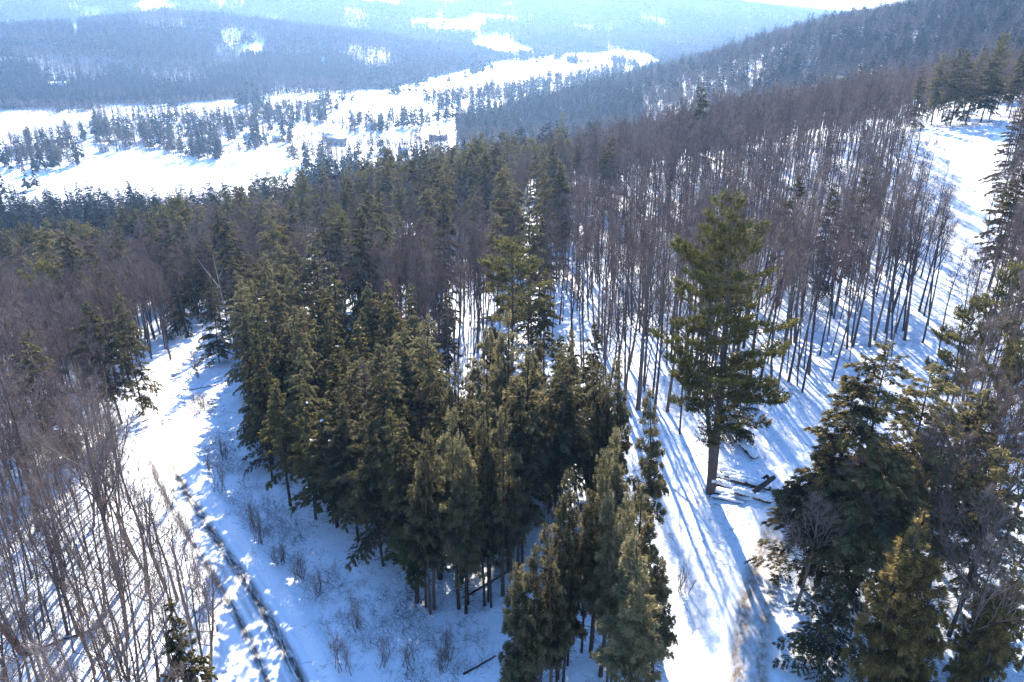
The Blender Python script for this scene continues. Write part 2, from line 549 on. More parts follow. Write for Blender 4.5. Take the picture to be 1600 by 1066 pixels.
# ------------------------------------------------------------------ mesh building
class MB:
    def __init__(self):
        self.V, self.F, self.Mi, self.T, self.n = [], [], [], [], 0

    def add(self, V, F, mi=0, tip=None):
        V, F = np.asarray(V, np.float32).reshape(-1, 3), np.asarray(F, np.int64).reshape(-1, 3)
        self.V.append(V)
        self.F.append(F + self.n)
        self.Mi.append(np.full(len(F), mi, np.int32))
        self.T.append(np.zeros(len(V), np.float32) if tip is None else np.asarray(tip, np.float32))
        self.n += len(V)

    def tubes(self, P, R, sides=3, mi=0, cap=False):
        """P (N,K,3) polylines, R (N,K) radii."""
        P, R = np.asarray(P, float), np.asarray(R, float)
        if len(P) == 0:
            return
        N, K = R.shape
        d = P[:, -1] - P[:, 0]
        d /= np.linalg.norm(d, axis=1, keepdims=True) + 1e-9
        ref = np.where(np.abs(d[:, 2:3]) > 0.9, np.array([[1.0, 0, 0]]), np.array([[0, 0, 1.0]]))
        a = np.cross(d, ref)
        a /= np.linalg.norm(a, axis=1, keepdims=True) + 1e-9
        b = np.cross(d, a)
        th = np.arange(sides) * 2 * np.pi / sides
        ring = np.cos(th)[None, :, None] * a[:, None] + np.sin(th)[None, :, None] * b[:, None]
        V = P[:, :, None, :] + R[:, :, None, None] * ring[:, None]
        idx = np.arange(N * K * sides).reshape(N, K, sides)
        nxt = np.roll(idx, -1, 2)
        q0, q1, q2, q3 = idx[:, :-1], nxt[:, :-1], nxt[:, 1:], idx[:, 1:]
        F = np.concatenate([np.stack([q0, q1, q2], -1).reshape(-1, 3), np.stack([q0, q2, q3], -1).reshape(-1, 3)])
        self.add(V.reshape(-1, 3), F, mi)
        if cap:
            for e in (0, K - 1):
                c = idx[:, e]
                Fc = np.stack([np.stack([c[:, 0], c[:, j], c[:, j + 1]], -1) for j in range(1, sides - 1)], 1).reshape(-1, 3)
                if e:
                    Fc = Fc[:, ::-1]
                self.F.append(Fc + self.n - N * K * sides)
                self.Mi.append(np.full(len(Fc), mi, np.int32))

    def box(self, c, s, mi=0, rz=0.0):
        x, y, z = s[0] / 2, s[1] / 2, s[2] / 2
        V = np.array([[-x, -y, -z], [x, -y, -z], [x, y, -z], [-x, y, -z], [-x, -y, z], [x, -y, z], [x, y, z], [-x, y, z]])
        cr, sr = math.cos(rz), math.sin(rz)
        V = V @ np.array([[cr, sr, 0], [-sr, cr, 0], [0, 0, 1]]) + np.array(c)
        F = []
        for q in ((0, 3, 2, 1), (4, 5, 6, 7), (0, 1, 5, 4), (1, 2, 6, 5), (2, 3, 7, 6), (3, 0, 4, 7)):
            F += [(q[0], q[1], q[2]), (q[0], q[2], q[3])]
        self.add(V, F, mi)

    def merge(self, o, off=(0, 0, 0), mi_shift=0):
        self.add_raw(np.concatenate(o.V) + np.array(off, np.float32), np.concatenate(o.F), np.concatenate(o.Mi) + mi_shift, np.concatenate(o.T))

    def add_raw(self, V, F, Mi, T):
        self.V.append(V.astype(np.float32))
        self.F.append(F + self.n)
        self.Mi.append(Mi)
        self.T.append(T)
        self.n += len(V)

    def mesh(self, name, mats, smooth_shade=False):
        V, F = np.concatenate(self.V), np.concatenate(self.F)
        me = bpy.data.meshes.new(name)
        me.vertices.add(len(V))
        me.vertices.foreach_set('co', V.ravel())
        me.loops.add(len(F) * 3)
        me.loops.foreach_set('vertex_index', F.ravel().astype(np.int32))
        me.polygons.add(len(F))
        me.polygons.foreach_set('loop_start', np.arange(0, len(F) * 3, 3, dtype=np.int32))
        me.polygons.foreach_set('material_index', np.concatenate(self.Mi))
        T = np.concatenate(self.T)
        if T.any():
            at = me.attributes.new('tip', 'FLOAT', 'POINT')
            at.data.foreach_set('value', T)
        for m in mats:
            me.materials.append(m)
        me.update(calc_edges=True)
        if smooth_shade:
            me.polygons.foreach_set('use_smooth', np.ones(len(F), bool))
        return me


def link(name, data, parent=None):
    o = bpy.data.objects.new(name, data)
    C.objects.link(o)
    if parent is not None:
        o.parent = parent
    return o


def tag(o, label=None, cat=None, group=None, kind=None):
    for k, v in (('label', label), ('category', cat), ('group', group), ('kind', kind)):
        if v:
            o[k] = v
    return o


def nrm(a):
    return a / (np.linalg.norm(a, axis=-1, keepdims=True) + 1e-9)


def blob(mb, c, s, rng, mi=0, seg=7, rings=4, jitter=0.15):
    """A flattened uneven lump."""
    th = np.linspace(0, 2 * np.pi, seg, endpoint=False)
    ph = np.linspace(-np.pi / 2, np.pi / 2, rings + 2)[1:-1]
    V = [[0, 0, -1]]
    for p in ph:
        for t in th:
            k = 1 + rng.normal(0, jitter)
            V.append([math.cos(p) * math.cos(t) * k, math.cos(p) * math.sin(t) * k, math.sin(p) * k])
    V.append([0, 0, 1])
    V = np.array(V) * np.array(s) + np.array(c)
    F = []
    for j in range(seg):
        F.append((0, 1 + (j + 1) % seg, 1 + j))
        for r in range(rings - 1):
            a, b = 1 + r * seg + j, 1 + r * seg + (j + 1) % seg
            F += [(a, b, b + seg), (a, b + seg, a + seg)]
        F.append((1 + (rings - 1) * seg + j, 1 + (rings - 1) * seg + (j + 1) % seg, len(V) - 1))
    mb.add(V, F, mi)


# ------------------------------------------------------------------ tree generators
def trunk_line(H, r0, K, rng, bend=0.25):
    z = np.linspace(-0.6, H, K)
    t = np.clip(z / H, 0, 1)
    a = rng.uniform(0, 6.28)
    x = bend * np.sin(t * rng.uniform(1.5, 3.5)) * math.cos(a) + np.cumsum(rng.normal(0, bend * 0.1, K)) * t
    y = bend * np.sin(t * rng.uniform(1.5, 3.5)) * math.sin(a) + np.cumsum(rng.normal(0, bend * 0.1, K)) * t
    x -= np.interp(0, z, x)
    y -= np.interp(0, z, y)
    P = np.stack([x, y, z], 1)
    R = r0 * (1 - t) ** 0.8 * 0.95 + 0.012
    R[z < 0.3] *= 1.12
    return P, R


def conifer(seed, H, R, cb, n_br, n_sl, sl_len, sl_w, style, r0=None, dead=10, sides=7):
    """Returns trunk MB and crown MB. crown slots: 0 foliage, 1 bark."""
    rng = np.random.default_rng(seed)
    r0 = r0 or 0.0068 * H + 0.05
    TP, TR = trunk_line(H, r0, 10, rng, 0.12 + 0.01 * H)
    tr = MB()
    tr.tubes(TP[None], TR[None], sides)
    cr = MB()
    st = dict(hemlock=dict(prof=0.66, asc0=0.05, asc1=0.75, droop=0.42, wf=0.42, hang=0.30, up=1.0, tuft=0, z0=0.9),
              spruce=dict(prof=0.95, asc0=-0.12, asc1=0.55, droop=0.30, wf=0.30, hang=0.38, up=0.7, tuft=0, z0=0.85),
              cedar=dict(prof=0.68, asc0=0.25, asc1=0.95, droop=0.35, wf=0.40, hang=0.15, up=0.9, tuft=0.3, z0=0.9),
              pine=dict(prof=0.60, asc0=0.00, asc1=0.85, droop=-0.10, wf=0.55, hang=-0.25, up=0.9, tuft=1, z0=0.9))[style]
    t = np.sort(rng.random(n_br) ** st['z0'])
    if style in ('spruce', 'pine'):
        nw = max(6, int(n_br / 6))
        t = np.round(t * nw) / nw + rng.normal(0, 0.008, n_br)
    t = np.clip(t, 0, 0.995)
    az = rng.uniform(0, 2 * np.pi, n_br)
    if style == 'pine':
        prof = R * np.minimum(1, (1 - t) ** st['prof'] * 1.05) * np.clip(0.55 + t * 2.2, 0, 1)
    elif style == 'cedar':
        prof = R * (1 - t) ** st['prof'] * np.clip(0.7 + t * 1.8, 0, 1)
    else:
        prof = R * (1 - t) ** st['prof'] * np.clip(0.75 + t * 1.6, 0, 1)
    a0, a1 = rng.uniform(0, 6.28, 2)
    lob = 1 + 0.16 * np.cos(az - a0 + 2 * t) + 0.12 * np.cos(2 * az - a1 + 5 * t)
    Lb = prof * lob * rng.uniform(0.38, 1.28, n_br) + 0.18
    if style == 'pine':
        Lb *= rng.choice([0.55, 0.85, 1.0, 1.18], n_br)
    zb = H * (cb + (1 - cb) * t)
    asc = st['asc0'] + (st['asc1'] - st['asc0']) * t ** 1.3 + rng.normal(0, 0.10, n_br)
    droop = st['droop'] * rng.uniform(0.6, 1.3, n_br)
    rd = np.stack([np.cos(az), np.sin(az)], 1)
    pp = np.stack([-np.sin(az), np.cos(az)], 1)
    bx, by = np.interp(zb, TP[:, 2], TP[:, 0]), np.interp(zb, TP[:, 2], TP[:, 1])
    # branch axes
    K = 4
    s = np.linspace(0, 0.96, K)[None]
    if style == 'cedar':
        hor = Lb[:, None] * s * (1 - 0.25 * s)
    else:
        hor = Lb[:, None] * s
    ver = Lb[:, None] * (asc[:, None] * s - droop[:, None] * s ** 2)
    BP = np.stack([bx[:, None] + rd[:, :1] * hor, by[:, None] + rd[:, 1:] * hor, zb[:, None] + ver], -1)
    br = (0.010 + 0.011 * Lb)[:, None] * (1.05 - s)
    cr.tubes(BP, br, 3, 1)
    # foliage slivers
    wgt = Lb ** 1.55
    cnt = np.maximum(3, (wgt / wgt.sum() * n_sl)).astype(int)
    ib = np.repeat(np.arange(n_br), cnt)
    n = len(ib)
    ss = 0.10 + 0.90 * rng.random(n) ** (0.62 if style != 'pine' else 0.38)
    W = st['wf'] * Lb[ib] * np.clip(1.02 - ss, 0.05, 1) ** 0.75 * np.sqrt(ss) * 1.25
    ul = rng.uniform(-1, 1, n)
    # gather along a few side shoots, so gaps open between them
    nsh = np.maximum(3, (Lb[ib] * 2.6)).astype(int)
    ss = np.clip((np.floor(ss * nsh) + 0.5 + 0.45 * np.sin(ib * 12.9 + np.floor(ss * nsh) * 4.1 + np.sign(ul) * 1.3) + rng.normal(0, 0.20, n)) / nsh, 0.06, 1.02)
    along = ss * Lb[ib] + np.abs(ul) * W * 0.55
    h = along if style != 'cedar' else along * (1 - 0.25 * ss)
    sv = along / Lb[ib]
    z = zb[ib] + Lb[ib] * (asc[ib] * sv - droop[ib] * sv ** 2) - st['hang'] * 0.6 * np.abs(ul) * W + rng.normal(0, 0.05, n)
    if style == 'cedar':
        z += rng.normal(0, 0.13, n)
    if style == 'pine':
        z += rng.normal(0, 0.13, n)
    x = bx[ib] + rd[ib, 0] * h + pp[ib, 0] * ul * W
    y = by[ib] + rd[ib, 1] * h + pp[ib, 1] * ul * W
    P0 = np.stack([x, y, z], 1)
    slope = asc[ib] - 2 * droop[ib] * np.clip(sv, 0, 1)
    dirv = np.stack([rd[ib, 0] * 0.75 + pp[ib, 0] * ul * 0.8, rd[ib, 1] * 0.75 + pp[ib, 1] * ul * 0.8,
                     slope * 0.7 - st['hang'] * rng.uniform(0.3, 1.5, n) + st['tuft'] * 0.35], 1)
    dirv = nrm(nrm(dirv) + rng.normal(0, 0.30 if style != 'pine' else 0.48, (n, 3)))
    side = nrm(np.cross(dirv, np.array([0, 0, 1.0]) + rng.normal(0, st['up'], (n, 3))))
    ll = sl_len * rng.uniform(0.55, 1.3, n)[:, None]
    ww = sl_w * rng.uniform(0.6, 1.3, n)[:, None]
    V = np.stack([P0 - side * ww * 0.5, P0 + side * ww * 0.5, P0 + dirv * ll], 1)
    tip = np.clip((ss - 0.55) * 1.7, 0, 1) * rng.uniform(0.1, 0.9, n)  # outer ends of the branches take the sun-brightened tip colour
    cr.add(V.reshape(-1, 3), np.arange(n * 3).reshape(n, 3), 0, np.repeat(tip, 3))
    # leader
    m = 26
    lz = H - rng.random(m) * 0.9
    aa = rng.uniform(0, 6.28, m)
    P0 = np.stack([np.full(m, TP[-1, 0]), np.full(m, TP[-1, 1]), lz], 1)
    dv = nrm(np.stack([np.cos(aa) * 0.5, np.sin(aa) * 0.5, np.full(m, 0.8)], 1))
    sd = nrm(np.cross(dv, rng.normal(0, 1, (m, 3))))
    V = np.stack([P0 - sd * 0.05, P0 + sd * 0.05, P0 + dv * sl_len * 0.9], 1)
    cr.add(V.reshape(-1, 3), np.arange(m * 3).reshape(m, 3), 0, np.full(m * 3, 0.5))
    # bare dead limbs below the crown
    if dead and cb > 0.08:
        dz = rng.uniform(0.25 * cb, cb, dead) * H
        da = rng.uniform(0, 6.28, dead)
        dl = rng.uniform(0.25, 0.6, dead) * R
        s2 = np.linspace(0, 1, 3)[None]
        DP = np.stack([np.interp(dz, TP[:, 2], TP[:, 0])[:, None] + np.cos(da)[:, None] * dl[:, None] * s2,
                       np.interp(dz, TP[:, 2], TP[:, 1])[:, None] + np.sin(da)[:, None] * dl[:, None] * s2,
                       dz[:, None] + dl[:, None] * (0.1 * s2 - 0.35 * s2 ** 2)], -1)
        tr.tubes(DP, np.array([[0.035, 0.022, 0.006]]) * np.ones((dead, 1)), 3)
    return tr, cr, (BP, Lb)


def branch_snow(info, rng, n, size):
    BP, Lb = info
    mb = MB()
    pick = rng.choice(np.arange(len(Lb)), n, p=Lb / Lb.sum())
    for i in pick:
        k0 = rng.uniform(0.9, 1.8)
        for j in range(int(rng.integers(2, 6))):
            k = min(2.95, k0 + 0.22 * j)
            a = int(k)
            p = BP[i, a] * (1 - (k - a)) + BP[i, a + 1] * (k - a)
            q = size * rng.uniform(0.45, 1.3)
            blob(mb, p + np.array([rng.normal(0, 0.10), rng.normal(0, 0.10), 0.07]), (q * rng.uniform(0.9, 1.8), q * rng.uniform(0.8, 1.5), q * 0.4), rng, 0, 5, 2, 0.3)
    return mb


def grow(P, R, nc, t0, t1, lr, ang, up, K, rng, lmin=0.3, taper=0.6, rr=0.6):
    N, Kp, _ = P.shape
    plen = np.linalg.norm(np.diff(P, axis=1), axis=2).sum(1)
    t = t0 + (t1 - t0) * (np.arange(nc)[None] + rng.random((N, nc))) / nc
    f = t * (Kp - 1)
    i0 = np.minimum(f.astype(int), Kp - 2)
    fr = (f - i0)[..., None]
    ii = np.arange(N)[:, None]
    B = P[ii, i0] * (1 - fr) + P[ii, i0 + 1] * fr
    rB = (R[ii, i0] * (1 - fr[..., 0]) + R[ii, i0 + 1] * fr[..., 0])
    tan = nrm(P[ii, i0 + 1] - P[ii, i0])
    az = rng.uniform(0, 6.28, (N, 1)) + np.arange(nc)[None] * 2.4 + rng.normal(0, 0.5, (N, nc))
    ref = np.where(np.abs(tan[..., 2:3]) > 0.9, np.array([1.0, 0, 0]), np.array([0, 0, 1.0]))
    a = nrm(np.cross(tan, ref))
    b = np.cross(tan, a)
    pr = np.cos(az)[..., None] * a + np.sin(az)[..., None] * b
    an = ang + rng.normal(0, 0.16, (N, nc))
    d = nrm(np.cos(an)[..., None] * tan + np.sin(an)[..., None] * pr)
    ln = np.maximum(lmin, plen[:, None] * lr * (1 - taper * (t - t0) / max(1e-3, t1 - t0)) * rng.uniform(0.65, 1.2, (N, nc)))
    B, d, ln, rB = B.reshape(-1, 3), d.reshape(-1, 3), ln.ravel(), rB.ravel()
    pts = [B]
    for k in range(1, K):
        d = nrm(d + np.array([0, 0, up]) / (K - 1) + rng.normal(0, 0.10, d.shape))
        pts.append(pts[-1] + d * (ln / (K - 1))[:, None])
    Pn = np.stack(pts, 1)
    Rn = (rB * rr)[:, None] * np.linspace(1, 0.35, K)[None]
    return Pn, Rn


def hardwood(seed, H, r0, cb, ang, lr, nc=(13, 6, 5, 3), up=0.5, bend=0.5, rmin=0.007):
    rng = np.random.default_rng(seed)
    TP, TR = trunk_line(H, r0, 12, rng, bend)
    tr = MB()
    tr.tubes(TP[None], TR[None], 7)
    cr = MB()
    P, R = TP[None], TR[None]
    lev = [(nc[0], cb, 0.97, lr, ang, up, 5, 0.72), (nc[1], 0.22, 1.0, 0.55, 0.62, up * 0.6, 4, 0.5), (nc[2], 0.15, 1.0, 0.52, 0.62, 0.25, 3, 0.4), (nc[3], 0.15, 1.0, 0.6, 0.55, 0.15, 2, 0.2)]
    for li, (n, t0, t1, l, a, u, K, tp) in enumerate(lev):
        if n == 0:
            break
        P, R = grow(P, R, n, t0, t1, l, a, u, K, rng, 0.35, tp, 0.62 if li else 0.52)
        R = np.maximum(R, rmin)
        cr.tubes(P, R, 4 if li == 0 else 3, 1 if li > 0 else 0)
    return tr, cr


def lod_conifer(seed, H, R, n, col_bits=0):
    """Far conifer: a few dozen ragged triangles round a thin stem."""
    rng = np.random.default_rng(seed)
    mb = MB()
    mb.tubes(np.array([[[0, 0, -0.5], [0, 0, H * 0.6]]]), np.array([[0.16, 0.08]]), 3, 1)
    t = rng.random(n) ** 1.2
    az = rng.uniform(0, 6.28, n)
    L = R * (1 - t) ** 0.8 * rng.uniform(0.6, 1.15, n) + 0.25
    z = H * (0.14 + 0.85 * t)
    d = np.stack([np.cos(az), np.sin(az)], 1)
    p = np.stack([-np.sin(az), np.cos(az)], 1)
    w = 0.55 * L + 0.25
    A = np.stack([d[:, 0] * 0.05, d[:, 1] * 0.05, z + 0.35 * L], 1)
    B = np.stack([d[:, 0] * L + p[:, 0] * w * 0.6, d[:, 1] * L + p[:, 1] * w * 0.6, z - rng.uniform(0.1, 0.5, n) * L], 1)
    Cc = np.stack([d[:, 0] * L * 0.9 - p[:, 0] * w * 0.6, d[:, 1] * L * 0.9 - p[:, 1] * w * 0.6, z - rng.uniform(0.1, 0.5, n) * L], 1)
    mb.add(np.stack([A, B, Cc], 1).reshape(-1, 3), np.arange(n * 3).reshape(n, 3), 0)
    m = 6
    mb.add(np.array([[[0.2 * math.cos(k), 0.2 * math.sin(k), H * 0.93], [0.2 * math.cos(k + 2), 0.2 * math.sin(k + 2), H * 0.93], [0, 0, H + 0.4]] for k in range(m)]).reshape(-1, 3), np.arange(m * 3).reshape(m, 3), 0)
    return mb


# ------------------------------------------------------------------ prototypes
PROTO = {}      # kind -> list of (trunk mesh, crown mesh, extra list, H, R)
LOD = {}        # name -> combined mesh for the woods nobody could count


def add_proto(kind, tr, cr, H, R, tm, cms, snow=None, lod=None):
    t_me = tr.mesh(kind + '_trunk', [tm], True)
    c_me = cr.mesh(kind + '_crown', cms)
    ex = snow.mesh(kind + '_snow', [M['snow_cap']], True) if snow is not None else None
    PROTO.setdefault(kind, []).append((t_me, c_me, ex, H, R))


for k, (H, R, cb) in enumerate([(18, 4.2, 0.10), (17, 3.6, 0.26), (19, 4.0, 0.18), (16, 4.4, 0.06)]):
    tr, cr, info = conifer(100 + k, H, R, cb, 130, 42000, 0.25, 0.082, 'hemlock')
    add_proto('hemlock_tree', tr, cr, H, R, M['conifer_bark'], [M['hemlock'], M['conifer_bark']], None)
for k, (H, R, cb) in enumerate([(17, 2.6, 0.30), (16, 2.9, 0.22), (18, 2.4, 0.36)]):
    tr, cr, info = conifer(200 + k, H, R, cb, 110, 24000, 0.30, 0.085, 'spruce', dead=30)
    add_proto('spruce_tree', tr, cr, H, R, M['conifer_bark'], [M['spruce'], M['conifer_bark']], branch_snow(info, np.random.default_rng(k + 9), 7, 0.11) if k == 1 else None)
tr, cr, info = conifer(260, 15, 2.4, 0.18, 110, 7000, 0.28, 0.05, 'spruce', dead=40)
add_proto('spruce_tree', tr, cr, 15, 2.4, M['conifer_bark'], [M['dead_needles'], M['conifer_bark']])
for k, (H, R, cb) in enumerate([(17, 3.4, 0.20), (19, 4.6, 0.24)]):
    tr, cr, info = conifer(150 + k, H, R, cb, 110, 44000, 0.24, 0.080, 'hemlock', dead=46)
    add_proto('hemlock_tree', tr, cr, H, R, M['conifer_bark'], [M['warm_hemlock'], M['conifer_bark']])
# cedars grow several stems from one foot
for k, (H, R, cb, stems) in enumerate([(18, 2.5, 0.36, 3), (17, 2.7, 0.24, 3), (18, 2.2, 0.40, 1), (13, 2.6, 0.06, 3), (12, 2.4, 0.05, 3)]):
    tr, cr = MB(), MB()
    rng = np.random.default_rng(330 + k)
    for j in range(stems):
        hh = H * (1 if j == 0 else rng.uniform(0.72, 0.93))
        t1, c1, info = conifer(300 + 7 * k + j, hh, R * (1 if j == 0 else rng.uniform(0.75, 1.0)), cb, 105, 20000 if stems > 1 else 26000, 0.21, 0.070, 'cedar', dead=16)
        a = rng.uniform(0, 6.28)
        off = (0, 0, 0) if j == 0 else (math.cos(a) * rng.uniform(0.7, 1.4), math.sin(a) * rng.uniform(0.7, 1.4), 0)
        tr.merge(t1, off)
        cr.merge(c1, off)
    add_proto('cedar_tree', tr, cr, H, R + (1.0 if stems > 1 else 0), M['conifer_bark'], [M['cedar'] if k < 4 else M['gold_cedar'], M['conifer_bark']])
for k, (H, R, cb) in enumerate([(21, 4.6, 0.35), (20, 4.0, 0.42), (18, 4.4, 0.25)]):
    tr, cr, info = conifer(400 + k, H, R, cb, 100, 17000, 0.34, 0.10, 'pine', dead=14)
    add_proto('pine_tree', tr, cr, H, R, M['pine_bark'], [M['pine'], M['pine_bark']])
for k, (H, r0, cb, ang, lr) in enumerate([(19, 0.17, 0.50, 0.62, 0.28), (18, 0.13, 0.40, 0.50, 0.26), (20, 0.24, 0.42, 0.58, 0.36), (17, 0.10, 0.55, 0.58, 0.24), (19, 0.15, 0.62, 0.60, 0.25), (18, 0.19, 0.32, 0.45, 0.38)]):
    tr, cr = hardwood(500 + k, H, r0, cb, ang, lr)
    add_proto('bare_tree', tr, cr, H, 3.5, M['bark'], [M['bark'], M['twig']])
for k, (H, r0, cb, ang, lr) in enumerate([(14, 0.12, 0.45, 0.5, 0.26), (13, 0.09, 0.5, 0.55, 0.26), (15, 0.15, 0.42, 0.5, 0.30), (12, 0.07, 0.4, 0.5, 0.28), (14, 0.11, 0.35, 0.6, 0.34)]):
    tr, cr = hardwood(540 + k, H, r0, cb, ang, lr, (11, 5, 4, 2), 0.6, 0.7)
    add_proto('pole_tree', tr, cr, H, 2.2, M['pale_bark'], [M['pale_bark'], M['twig']])
for k, (H, r0, cb, ang, lr) in enumerate([(17, 0.30, 0.38, 0.85, 0.48), (16, 0.26, 0.35, 0.8, 0.46)]):
    tr, cr = hardwood(560 + k, H, r0, cb, ang, lr, (15, 7, 6, 4), 0.5, 0.5)
    add_proto('broad_tree', tr, cr, H, 6.5, M['bark'], [M['bark'], M['twig']])
for k in range(3):
    rng = np.random.default_rng(580 + k)
    tr, cr = MB(), MB()
    for j in range(5 + k):
        t1, c1 = hardwood(590 + 10 * k + j, rng.uniform(1.8, 3.6), 0.022, 0.2, 0.45, 0.4, (6, 3, 2, 0), 0.4, 0.35, 0.006)
        off = (rng.normal(0, 0.3), rng.normal(0, 0.3), 0)
        tr.merge(t1, off)
        cr.merge(c1, off)
    add_proto('bare_shrub', tr, cr, 3.2, 1.2, M['twig'], [M['twig'], M['twig']])

# combined lighter meshes for the mass of the woods
def combo(name, parts_fn, mats):
    mb = MB()
    parts_fn(mb)
    LOD[name] = mb.mesh(name, mats)


def _c(seed, H, R, cb, style, nb=80, ns=4200, sl=0.62, sw=0.26):
    def f(mb):
        tr, cr, _ = conifer(seed, H, R, cb, nb, ns, sl, sw, style, dead=4, sides=5)
        mb.merge(cr)
        mb.merge(tr, (0, 0, 0), 1)
    return f


def _h(seed, H, r0, cb, ang, lr, nc):
    def f(mb):
        tr, cr = hardwood(seed, H, r0, cb, ang, lr, nc, rmin=0.014)
        mb.merge(tr)
        mb.merge(cr)
    return f


for k in range(3):
    combo('mid_hemlock_%d' % k, _c(700 + k, 17 + k, 3.7, 0.10, 'hemlock', 84, 6000, 0.5, 0.22), [M['far_needles'], M['conifer_bark']])
    combo('mid_spruce_%d' % k, _c(710 + k, 16 + k, 2.9, 0.15, 'spruce', 84, 5000, 0.5, 0.22), [M['far_needles'], M['conifer_bark']])
combo('mid_pine_0', _c(720, 21, 4.3, 0.3, 'pine'), [M['pine'], M['pine_bark']])
for k in range(4):
    combo('mid_bare_%d' % k, _h(730 + k, 15 + k, 0.14, 0.45, 0.6, 0.28, (11, 5, 4, 2)), [M['bark'], M['twig']])
for k in range(4):
    LOD['far_conifer_%d' % k] = lod_conifer(740 + k, 14 + 2 * k, 2.8 + 0.3 * k, 60).mesh('far_conifer', [M['far_needles'], M['conifer_bark']])
for k in range(2):
    combo('far_bare_%d' % k, _h(750 + k, 14 + k, 0.18, 0.4, 0.65, 0.34, (9, 4, 3, 0)), [M['bark'], M['twig']])

# ------------------------------------------------------------------ ground sheet
def axis(lo, hi, d, grow_lo, grow_hi, end_lo, end_hi):
    core = list(np.arange(lo, hi + 1e-6, d))
    s, x = d, hi
    up = []
    while x < end_hi:
        s *= grow_hi
        x += s
        up.append(x)
    s, x = d, lo
    dn = []
    while x > end_lo:
        s *= grow_lo
        x -= s
        dn.append(x)
    return np.array(dn[::-1] + core + up)


gx = axis(-75, 75, 0.55, 1.035, 1.035, -6500, 6500)
gy = axis(24, 150, 0.55, 1.06, 1.018, -500, 7500)
GX, GY = np.meshgrid(gx, gy)
GZ = ground(GX, GY)
nx, ny = len(gx), len(gy)
mb = MB()
idx = np.arange(nx * ny).reshape(ny, nx)
a, b, c_, d_ = idx[:-1, :-1].ravel(), idx[:-1, 1:].ravel(), idx[1:, 1:].ravel(), idx[1:, :-1].ravel()
mb.add(np.stack([GX, GY, GZ], -1).reshape(-1, 3), np.concatenate([np.stack([a, b, c_], 1), np.stack([a, c_, d_], 1)]))
g = link('snowy_ground', mb.mesh('snowy_ground', [M['snow']], True))
tag(g, kind='structure')
GROUND_MIN = float(GZ.min())
GROUND_MAX = float(GZ.max())


def strip(name, S, half, mat, lift, ruts):
    S = S[::3]
    T = np.gradient(S[:, :2], axis=0)
    T = nrm(T)
    Nn = np.stack([T[:, 1], -T[:, 0]], 1)      # to the right of travel
    nc = 17
    off = np.linspace(-half, half, nc)
    V = np.zeros((len(S), nc, 3))
    V[..., 0] = S[:, None, 0] + Nn[:, None, 0] * off
    V[..., 1] = S[:, None, 1] + Nn[:, None, 1] * off
    z = S[:, None, 2] + lift + 0 * off
    for c0, w, dep in ruts:
        z = z - dep * np.exp(-((off / half / 2 + 0.5 - c0) / w) ** 2)
    edge = np.abs(off / half) > 0.97
    z[:, edge] -= lift + 0.06
    V[..., 2] = z
    ix = np.arange(len(S) * nc).reshape(len(S), nc)
    a, b, c, d = ix[:-1, :-1].ravel(), ix[:-1, 1:].ravel(), ix[1:, 1:].ravel(), ix[1:, :-1].ravel()
    F = np.concatenate([np.stack([a, b, c], 1), np.stack([a, c, d], 1)])
    m = MB()
    m.add(V.reshape(-1, 3), F)
    me = m.mesh(name, [mat], True)
    al = np.concatenate([[0], np.cumsum(np.hypot(*np.diff(S[:, :2], axis=0).T))])
    UV = np.stack([np.broadcast_to(off / half / 2 + 0.5, (len(S), nc)), np.broadcast_to(al[:, None], (len(S), nc))], -1).reshape(-1, 2)
    uvl = me.uv_layers.new(name='UVMap')
    vi = np.empty(len(me.loops), np.int32)
    me.loops.foreach_get('vertex_index', vi)
    uvl.data.foreach_set('uv', UV[vi].astype(np.float32).ravel())
    return tag(link(name, me), kind='structure')


strip('snowy_road', ROAD, 2.75, M['road'], 0.07, [(0.34, 0.05, 0.05), (0.72, 0.06, 0.05)])
strip('sanded_lane', LANE, 2.5, M['lane'], 0.07, [(0.36, 0.1, 0.03), (0.66, 0.1, 0.03)])

# ------------------------------------------------------------------ trees that are told apart
FIRST = {}
used_xy = []          # (x, y, radius) of hand-placed trees
GROUPS = {'hemlock_tree': 'hemlock', 'spruce_tree': 'spruce', 'pine_tree': 'pine', 'cedar_tree': 'cedar', 'bare_tree': 'bare tree',
          'pole_tree': 'bare tree', 'broad_tree': 'bare tree', 'bare_shrub': 'shrub'}
TREE_CAT = {'hemlock_tree': 'hemlock', 'spruce_tree': 'spruce', 'pine_tree': 'pine', 'cedar_tree': 'cedar', 'bare_tree': 'bare tree',
            'pole_tree': 'bare tree', 'broad_tree': 'bare tree', 'bare_shrub': 'shrub'}


def place(kind, var, p, h, r, rz, label, group=None, lean=(0, 0)):
    key = (kind, var)
    t_me, c_me, ex, H, R = PROTO[kind][var]
    if key not in FIRST:
        root = bpy.data.objects.new(kind, None)
        root.empty_display_size = 0.5
        C.objects.link(root)
        kids = [link('trunk' if kind != 'bare_shrub' else 'stem', t_me, root), link('crown' if kind != 'bare_shrub' else 'twigs', c_me, root)]
        if ex is not None:
            s = link('branch_snow', ex, root)
            s['kind'] = 'stuff'
            kids.append(s)
        FIRST[key] = (root, kids)
    else:
        r0, k0 = FIRST[key]
        root = r0.copy()
        C.objects.link(root)
        for k in k0:
            q = k.copy()
            q.parent = root
            C.objects.link(q)
    root.location = (p[0], p[1], p[2])
    root.rotation_euler = (lean[0], lean[1], rz)
    sxy = r / R
    root.scale = (sxy, sxy, h / H)
    for k in ('label', 'group', 'category'):
        if k in root:
            del root[k]
    tag(root, label, TREE_CAT[kind], group)
    return root


